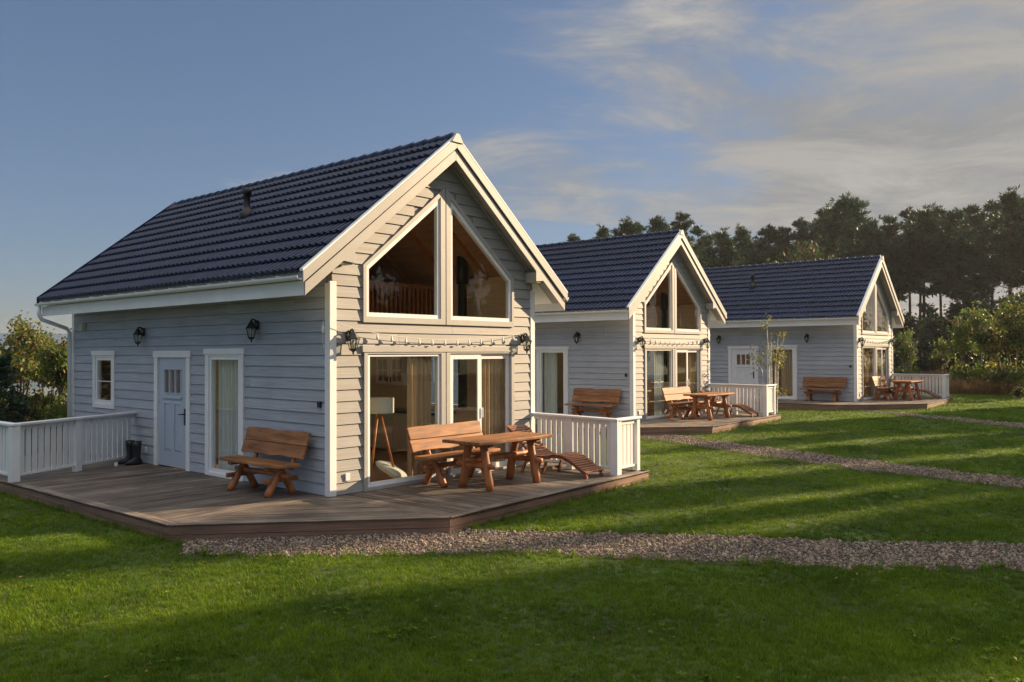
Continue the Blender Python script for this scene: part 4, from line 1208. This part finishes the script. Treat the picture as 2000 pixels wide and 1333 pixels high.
# single bushes on the right, in front of the wood
BR = [(1772, 50, 642, 1.0, 0, 'pale green bush beside the gable of the farthest cottage'),
      (1835, 52, 668, .8, 2, 'low bush with yellow leaves between the farthest railing and the tall right-hand bushes'),
      (1884, 47, 606, 1.0, 1, 'tall brownish green bush right of the farthest railing'),
      (1925, 46, 598, 1.0, 0, 'tall yellow-green bush in the middle of the right-hand bushes'),
      (1968, 44, 588, 1.0, 2, 'tallest bush near the right edge of the picture, bright yellow-green top'),
      (2012, 43, 586, 1.1, 0, 'yellow-green bush cut by the right edge of the picture'),
      (1990, 40, 700, .9, 2, 'low dark bush at the foot of the tallest right-hand bush')]
for x, D, yt, ws, v, lb in BR:
    H = (687 - yt) / FPX * D + 2.15
    X, Y, Z = from_px(x, D)
    plant('leafy_bush', BUSH_GREEN[v], (X, Y, Z), rp.uniform(0, 6.28), (H / 4.2 * ws * .8, H / 4.2 * ws * .8, H / 4.2), lb, 'bush', 'bushes in front of the wood')
# shrubs behind the nearest cottage, at the left
BLf = [(-35, 27, 606, 1.1, 1, 'autumn shrub cut by the left edge of the picture'),
       (35, 29, 600, 1.0, 0, 'tallest leafy shrub at the left, its top against the sky'),
       (92, 27, 622, .8, 1, 'orange-brown leafy shrub left of the downpipe'),
       (135, 25, 628, .8, 0, 'shrub with yellow leaves half hidden by the rear corner of the nearest cottage'),
       (178, 28, 625, .9, 2, 'green shrub mostly hidden behind the nearest cottage')]
for x, D, yt, ws, v, lb in BLf:
    H = (690 - yt) / FPX * D + 2.2
    X, Y, Z = from_px(x, D)
    plant('leafy_bush', BUSH_GREEN[v], (X, Y, Z), rp.uniform(0, 6.28), (H / 4.2 * ws, H / 4.2 * ws, H / 4.2), lb, 'bush', 'shrubs behind the nearest cottage')
SMALLPINE = spruce_mesh(221, 6, 2.1, 'pine')
X, Y, Z = from_px(8, 21); plant('young_pine', SMALLPINE, (X, Y, Z), .4, (.36, .36, .36), 'bushy young pine at the left edge behind the side railing', 'tree', None)
# sapling between the middle and the farthest cottage
SAP = bush_meshes(333, 3.5, .85, 620, .06, ('leaf_green', 'leaf_yellow'), .5, stems=5, low=.18, bark='birch')
plant('birch_sapling', SAP, (19.9, 2.0, float(gz(19.9))), .8, 1.0, 'thin young birch with yellow leaves in front of the farthest white door', 'tree', None)

# trees on the sunny side, outside the picture: their shadows lie on the lawn
SHADE = bush_meshes(341, 12, 3.4, 15000, .36, ('leaf_dark', 'leaf_green'), .2, stems=14, low=.10)
SHZ = max(v.co.z for v in SHADE[1].vertices)
sd2 = np.array([SD[0], SD[1]]) / np.hypot(SD[0], SD[1]); nd2 = np.array([-sd2[1], sd2[0]])
if nd2[1] < 0: nd2 = -nd2
SHT = [(40, -1.65, 17.5, .31), (56, -2.2, 13.4, .5), (55, .6, 13.2, .5), (57, 3.2, 12.8, .5), (56, 5.0, 11.4, .3), (54, -5.0, 14.5, .6), (60, -10.5, 17, .8), (61, -14.5, 18, .9), (62, -18.5, 18, .9), (61, -23, 18, 1.0), (58, -27, 18, 1.0), (46, -27, 16, 1.0), (43, .75, 9.9, .42), (41, 2.9, 9.4, .36), (44, 4.9, 9.0, .42), (42, 6.0, 8.2, .26), (41, -3.2, 11.6, .22),
       (42, -5.45, 16.5, .50), (46, -7.4, 16, .55), (39, -9.8, 15, .70), (45, -12.6, 16, .8), (40, -15.8, 15, .9), (47, -19.0, 16, 1.0), (42, -23.0, 16, 1.0)]
for i, (s, n, H, ws) in enumerate(SHT):
    p = sd2 * s + nd2 * n
    plant('shade_tree', SHADE, (float(p[0]), float(p[1]), float(gz(p[0]))), i * 1.3, (ws, ws, (H * math.tan(R(SUN_EL)) / .287 + .6) / SHZ), 'broad leafy tree on the sunny side of the lawn', 'tree', 'trees shading the lawn')

# ------------------------------------------------------------------ neighbouring house far left
X, Y, Z = from_px(40, 52)
nb = empty('white_house', (X, Y, Z), R(-20)); tag(nb, 'white house with blue-grey roof glimpsed behind the left shrubs', 'house')
mb = MB(); mb.box(-5, 5, -3, 3, 0, 2.0); mb.build('wall', M['white'], nb)
mb = MB(); mb.prism([(-5.3, -3.4, 1.9), (-5.3, 3.4, 1.9), (-5.3, 0, 3.3)], [(5.3, -3.4, 1.9), (5.3, 3.4, 1.9), (5.3, 0, 3.3)]); mb.build('roof', material('blue_grey_roof', (.10, .14, .21), .5, .1), nb)
for xx in (-3, 0, 3):
    mb = MB(); mb.box(xx - .5, xx + .5, -3.02, -2.9, .7, 1.6); mb.build('window', M['int_floor'], nb)

# ------------------------------------------------------------------ grass and gravel (scattered)
def scatter(name, pts, scale, srcs, label, cat, seed, tilt=.0):
    """points carry instances of the source meshes (geometry nodes)"""
    me = bpy.data.meshes.new(name); me.vertices.add(len(pts)); me.vertices.foreach_set('co', np.asarray(pts, np.float32).ravel())
    at_ = me.attributes.new('sc', 'FLOAT', 'POINT'); at_.data.foreach_set('value', np.asarray(scale, np.float32))
    o = link_obj(name, me); tag(o, label, cat, kind='stuff')
    ng = bpy.data.node_groups.new(name, 'GeometryNodeTree')
    ng.interface.new_socket('Geometry', in_out='INPUT', socket_type='NodeSocketGeometry')
    ng.interface.new_socket('Geometry', in_out='OUTPUT', socket_type='NodeSocketGeometry')
    gi = ng.nodes.new('NodeGroupInput'); go = ng.nodes.new('NodeGroupOutput')
    m2p = ng.nodes.new('GeometryNodeMeshToPoints')
    iop = ng.nodes.new('GeometryNodeInstanceOnPoints')
    jn = ng.nodes.new('GeometryNodeJoinGeometry')
    for s in reversed(srcs):
        so = bpy.data.objects.new(s.name + '_src', s)
        oi = ng.nodes.new('GeometryNodeObjectInfo'); oi.inputs['Object'].default_value = so; oi.inputs['As Instance'].default_value = True
        ng.links.new(oi.outputs['Geometry'], jn.inputs[0])
    rv = ng.nodes.new('FunctionNodeRandomValue'); rv.data_type = 'FLOAT_VECTOR'
    rv.inputs[0].default_value = (-tilt, -tilt, 0); rv.inputs[1].default_value = (tilt, tilt, 6.283); rv.inputs['Seed'].default_value = seed
    na = ng.nodes.new('GeometryNodeInputNamedAttribute'); na.data_type = 'FLOAT'; na.inputs['Name'].default_value = 'sc'
    L = ng.links.new
    L(gi.outputs[0], m2p.inputs['Mesh']); L(m2p.outputs[0], iop.inputs['Points']); L(jn.outputs[0], iop.inputs['Instance'])
    iop.inputs['Pick Instance'].default_value = True
    L(rv.outputs[0], iop.inputs['Rotation']); L(na.outputs[0], iop.inputs['Scale'])
    L(iop.outputs[0], go.inputs[0])
    md = o.modifiers.new('scatter', 'NODES'); md.node_group = ng
    return o
def tuft_mesh(seed, blades, h, rad, wid, mat, bend=.5):
    rs = np.random.default_rng(seed); vs = []; qs = []
    for i in range(blades):
        r_ = rad * math.sqrt(rs.random()); th = rs.uniform(0, 6.283); b = np.array([r_ * math.cos(th), r_ * math.sin(th), -.005])
        hh = h * rs.uniform(.5, 1.15); th2 = rs.uniform(0, 6.283); bd = bend * hh * rs.uniform(.2, 1.2)
        d = np.array([math.cos(th2), math.sin(th2), 0]); sd_ = np.array([-d[1], d[0], 0]) * wid * rs.uniform(.7, 1.2)
        m1 = b + d * bd * .3 + np.array([0, 0, hh * .6]); tp = b + d * bd + np.array([0, 0, hh])
        k = len(vs); vs += [b - sd_, b + sd_, m1 + sd_ * .75, m1 - sd_ * .75, tp + sd_ * .12, tp - sd_ * .12]; qs += [(k, k + 1, k + 2, k + 3), (k + 3, k + 2, k + 4, k + 5)]
    return np_mesh('tuft', np.array(vs), np.array(qs), [mat])
def stone_mesh(seed):
    rs = np.random.default_rng(seed)
    bm = bmesh.new(); bmesh.ops.create_icosphere(bm, subdivisions=1, radius=1.0)
    sc_ = np.array([1.0, rs.uniform(.6, .95), rs.uniform(.45, .75)])
    for v in bm.verts:
        k = rs.uniform(.8, 1.15); v.co = Vector((v.co.x * sc_[0] * k, v.co.y * sc_[1] * k, v.co.z * sc_[2] * k))
    me = bpy.data.meshes.new('pebble'); bm.to_mesh(me); bm.free(); me.materials.append(M['stone']); return me
def deck_mask(x, y):
    r = np.zeros(x.shape, bool)
    for (hx, hy, hz), t in HOUSES:
        c, s = math.cos(-t), math.sin(-t)
        lx, ly = (x - hx) * c - (y - hy) * s, (x - hx) * s + (y - hy) * c
        P = DECK_POLY
        r |= in_poly(lx, ly, [P['A'], P['B'], P['C'], P['D'], (P['D'][0], 0), (W, 0.01), (W, L), (0, L), (0, P['A'][1])])
    return r
def path_noise(x, y):
    return .07 * np.sin(x * 5.1 + y * 3.3) + .05 * np.sin(x * 11.7 - y * 8.9) + .03 * np.sin(x * 23 + y * 19)
def path_mask(x, y, grow=0.0):
    r = np.zeros(x.shape, bool)
    for P in PATHS: r |= in_poly(x + path_noise(x, y), y + path_noise(y, x), P)
    return r
def view_points(n, d0, d1, power, x0=-450, x1=2850):
    """ground points inside the view wedge; density falls with distance"""
    u = rng.random(n)
    d = (d0 ** (2 - power) + u * (d1 ** (2 - power) - d0 ** (2 - power))) ** (1 / (2 - power))
    px = rng.uniform(x0, x1, n)
    dv = np.array([_f + _r2 * (0)])[0]
    vx = _f[0] + _r2[0] * (px - 1000) / FPX; vy = _f[1] + _r2[1] * (px - 1000) / FPX
    return CAM[0] + vx * d, CAM[1] + vy * d, d
gx, gy, gd = view_points(480000, 3.2, 62.0, 1.45)
ok = ~deck_mask(gx, gy) & (~path_mask(gx, gy) | (rng.random(len(gx)) < .012))
gx, gy, gd = gx[ok], gy[ok], gd[ok]
clump = np.sin(gx * 1.3 + 1.7 * np.sin(gy * .9)) * np.sin(gy * 1.7 + 1.3 * np.sin(gx * 1.1)) + .6 * np.sin(gx * 4.3 + gy * 2.1) * np.sin(gy * 5.1 - gx * 1.3)
gs = (.85 + .16 * clump + rng.normal(0, .12, len(gx))).clip(.45, 1.5) * np.interp(gd, [4, 14, 30, 62], [.82, 1.0, 1.35, 1.9])
TUFTS = [tuft_mesh(400 + i, 13, .052, .042, .0026, M['grass'], .75) for i in range(6)]
scatter('grass', np.stack([gx, gy, gz(gx)], 1), gs, TUFTS, 'short green lawn grass round the paths and decks', 'grass', 3, .12)
# stray longer tufts along skirting and path edges
ex, ey, ed = view_points(130000, 4.0, 30.0, 1.3)
near = (~deck_mask(ex, ey)) & (~path_mask(ex, ey)) & (deck_mask(ex + .07, ey + .07) | deck_mask(ex - .02, ey + .09) | path_mask(ex + .06, ey) | path_mask(ex - .06, ey) | path_mask(ex, ey + .06) | path_mask(ex, ey - .06))
ex, ey = ex[near], ey[near]
LONG = [tuft_mesh(420 + i, 9, .10, .035, .003, M['grass'], .8) for i in range(3)]
scatter('edge_grass', np.stack([ex, ey, gz(ex)], 1), rng.uniform(.5, 1.15, len(ex)), LONG, 'longer grass tufts along the deck skirting and path edges', 'grass', 5, .2)
# broad-leaved weeds and coarser tufts break up the lawn
def weed_mesh(seed):
    rs = np.random.default_rng(seed); vs = []; qs = []
    for i in range(9):
        th = rs.uniform(0, 6.283); d = np.array([math.cos(th), math.sin(th), 0]); sd_ = np.array([-d[1], d[0], 0])
        ln = rs.uniform(.03, .06); w_ = ln * .28; z0 = rs.uniform(.01, .03); z1 = z0 + rs.uniform(.005, .03)
        k = len(vs); vs += [np.array([0, 0, z0]), d * ln * .55 + sd_ * w_ + np.array([0, 0, z1]), d * ln + np.array([0, 0, z1 * .9]), d * ln * .55 - sd_ * w_ + np.array([0, 0, z1])]
        qs.append((k, k + 1, k + 2, k + 3))
    return np_mesh('weed', np.array(vs), np.array(qs), [M['grass']])
wc = view_points(90, 4.2, 26.0, 1.3)
wx = np.repeat(wc[0], 12) + rng.normal(0, .16, 90 * 12); wy = np.repeat(wc[1], 12) + rng.normal(0, .16, 90 * 12)
ok = ~deck_mask(wx, wy) & ~path_mask(wx, wy)
wx, wy = wx[ok], wy[ok]
scatter('lawn_weeds', np.stack([wx, wy, gz(wx) + .012], 1), rng.uniform(.4, .85, len(wx)), [weed_mesh(460 + i) for i in range(3)], 'patches of clover and plantain in the lawn', 'weeds', 17, .2)
tc_ = view_points(260, 4.2, 30.0, 1.3)
tx_ = np.repeat(tc_[0], 14) + rng.normal(0, .13, 260 * 14); ty_ = np.repeat(tc_[1], 14) + rng.normal(0, .13, 260 * 14)
ok = ~deck_mask(tx_, ty_) & ~path_mask(tx_, ty_)
tx_, ty_ = tx_[ok], ty_[ok]
scatter('coarse_grass', np.stack([tx_, ty_, gz(tx_)], 1), rng.uniform(.55, 1.0, len(tx_)), LONG, 'darker coarse grass clumps in the lawn', 'grass', 19, .2)
# pebbles
sx_, sy_, sd_ = view_points(1150000, 4.0, 42.0, 1.35)
ok = path_mask(sx_, sy_) & ~deck_mask(sx_, sy_)
sx_, sy_, sd_ = sx_[ok], sy_[ok], sd_[ok]
ss = rng.lognormal(math.log(.0088), .45, len(sx_)).clip(.004, .032) * np.interp(sd_, [4, 12, 42], [1, 1.15, 1.9])
STONES = [stone_mesh(500 + i) for i in range(6)]
scatter('gravel', np.stack([sx_, sy_, gz(sx_) + .008 + rng.uniform(0, .012, len(sx_))], 1), ss, STONES, 'small brown and grey pebbles of the garden paths', 'gravel', 9, 1.2)
# tall dry grass in front of the wood and behind the cottages
tx = rng.uniform(1650, 2140, 9000); td = rng.uniform(43, 60, 9000)
vx = _f[0] + _r2[0] * (tx - 1000) / FPX; vy = _f[1] + _r2[1] * (tx - 1000) / FPX; nn = np.hypot(vx, vy)
dx_, dy_ = CAM[0] + vx / nn * td, CAM[1] + vy / nn * td
tx2 = rng.uniform(-150, 260, 5000); td2 = rng.uniform(22, 40, 5000)
vx = _f[0] + _r2[0] * (tx2 - 1000) / FPX; vy = _f[1] + _r2[1] * (tx2 - 1000) / FPX; nn = np.hypot(vx, vy)
dx_ = np.concatenate([dx_, CAM[0] + vx / nn * td2]); dy_ = np.concatenate([dy_, CAM[1] + vy / nn * td2])
DRY = [tuft_mesh(440 + i, 16, 1.0, .22, .010, M['dry'], .45) for i in range(3)]
scatter('dry_grass', np.stack([dx_, dy_, gz(dx_)], 1), rng.uniform(.25, .75, len(dx_)) * np.where(np.arange(len(dx_)) < 9000, 1.0, .55), DRY, 'tall dry brown grass at the foot of the bushes', 'grass', 11, .15)

# fallen leaves on the lawn and the near deck
M['litter'] = material('fallen_leaf', (.22, .13, .03), .7, .3, (9, 9, 9), rnd=.5, hue=.03, transl=.2)
def litter_mesh(seed):
    rs = np.random.default_rng(seed); k = 7
    v = [(0, 0, .004)] + [(.5 * math.cos(6.283 * i / k) * rs.uniform(.7, 1.1), .32 * math.sin(6.283 * i / k) * rs.uniform(.7, 1.1), rs.uniform(.0, .22)) for i in range(k)]
    return np_mesh('leaf', np.array(v), np.array([(0, 1 + i, 1 + (i + 1) % k) for i in range(k)]), [M['litter']], tris=True)
lx, ly, ld = view_points(520, 4.5, 26.0, 1.3)
dm_ = deck_mask(lx, ly)
keep = (~dm_ | (rng.random(len(lx)) < .5)) & ~((lx > -.1) & (lx < 4.8) & (ly > -.1))
lx, ly, dm_ = lx[keep], ly[keep], dm_[keep]
lz = np.where(dm_, .004, gz(lx) + .045)
far_ = dm_ & (lx > 6)
lx, ly, lz = lx[~far_], ly[~far_], lz[~far_]
scatter('fallen_leaves', np.stack([lx, ly, lz], 1), rng.uniform(.022, .048, len(lx)), [litter_mesh(600 + i) for i in range(3)], 'small fallen autumn leaves scattered on lawn and deck', 'leaves', 13, .35)

# ------------------------------------------------------------------ haze over the whole place
hz = bpy.data.materials.new('haze'); hz.use_nodes = True
ht = hz.node_tree; ht.nodes.remove(ht.nodes['Principled BSDF'])
pv = ht.nodes.new('ShaderNodeVolumePrincipled')
pv.inputs['Density'].default_value = HAZE
pv.inputs['Color'].default_value = (.86, .88, .90, 1); pv.inputs['Anisotropy'].default_value = .35
ht.links.new(pv.outputs[0], ht.nodes['Material Output'].inputs['Volume'])
mb = MB(); mb.box(-1250, 1250, -1250, 1250, -1.6, 24)
tag(mb.build('haze', hz), 'thin pale morning haze over the whole place', 'haze', kind='stuff')
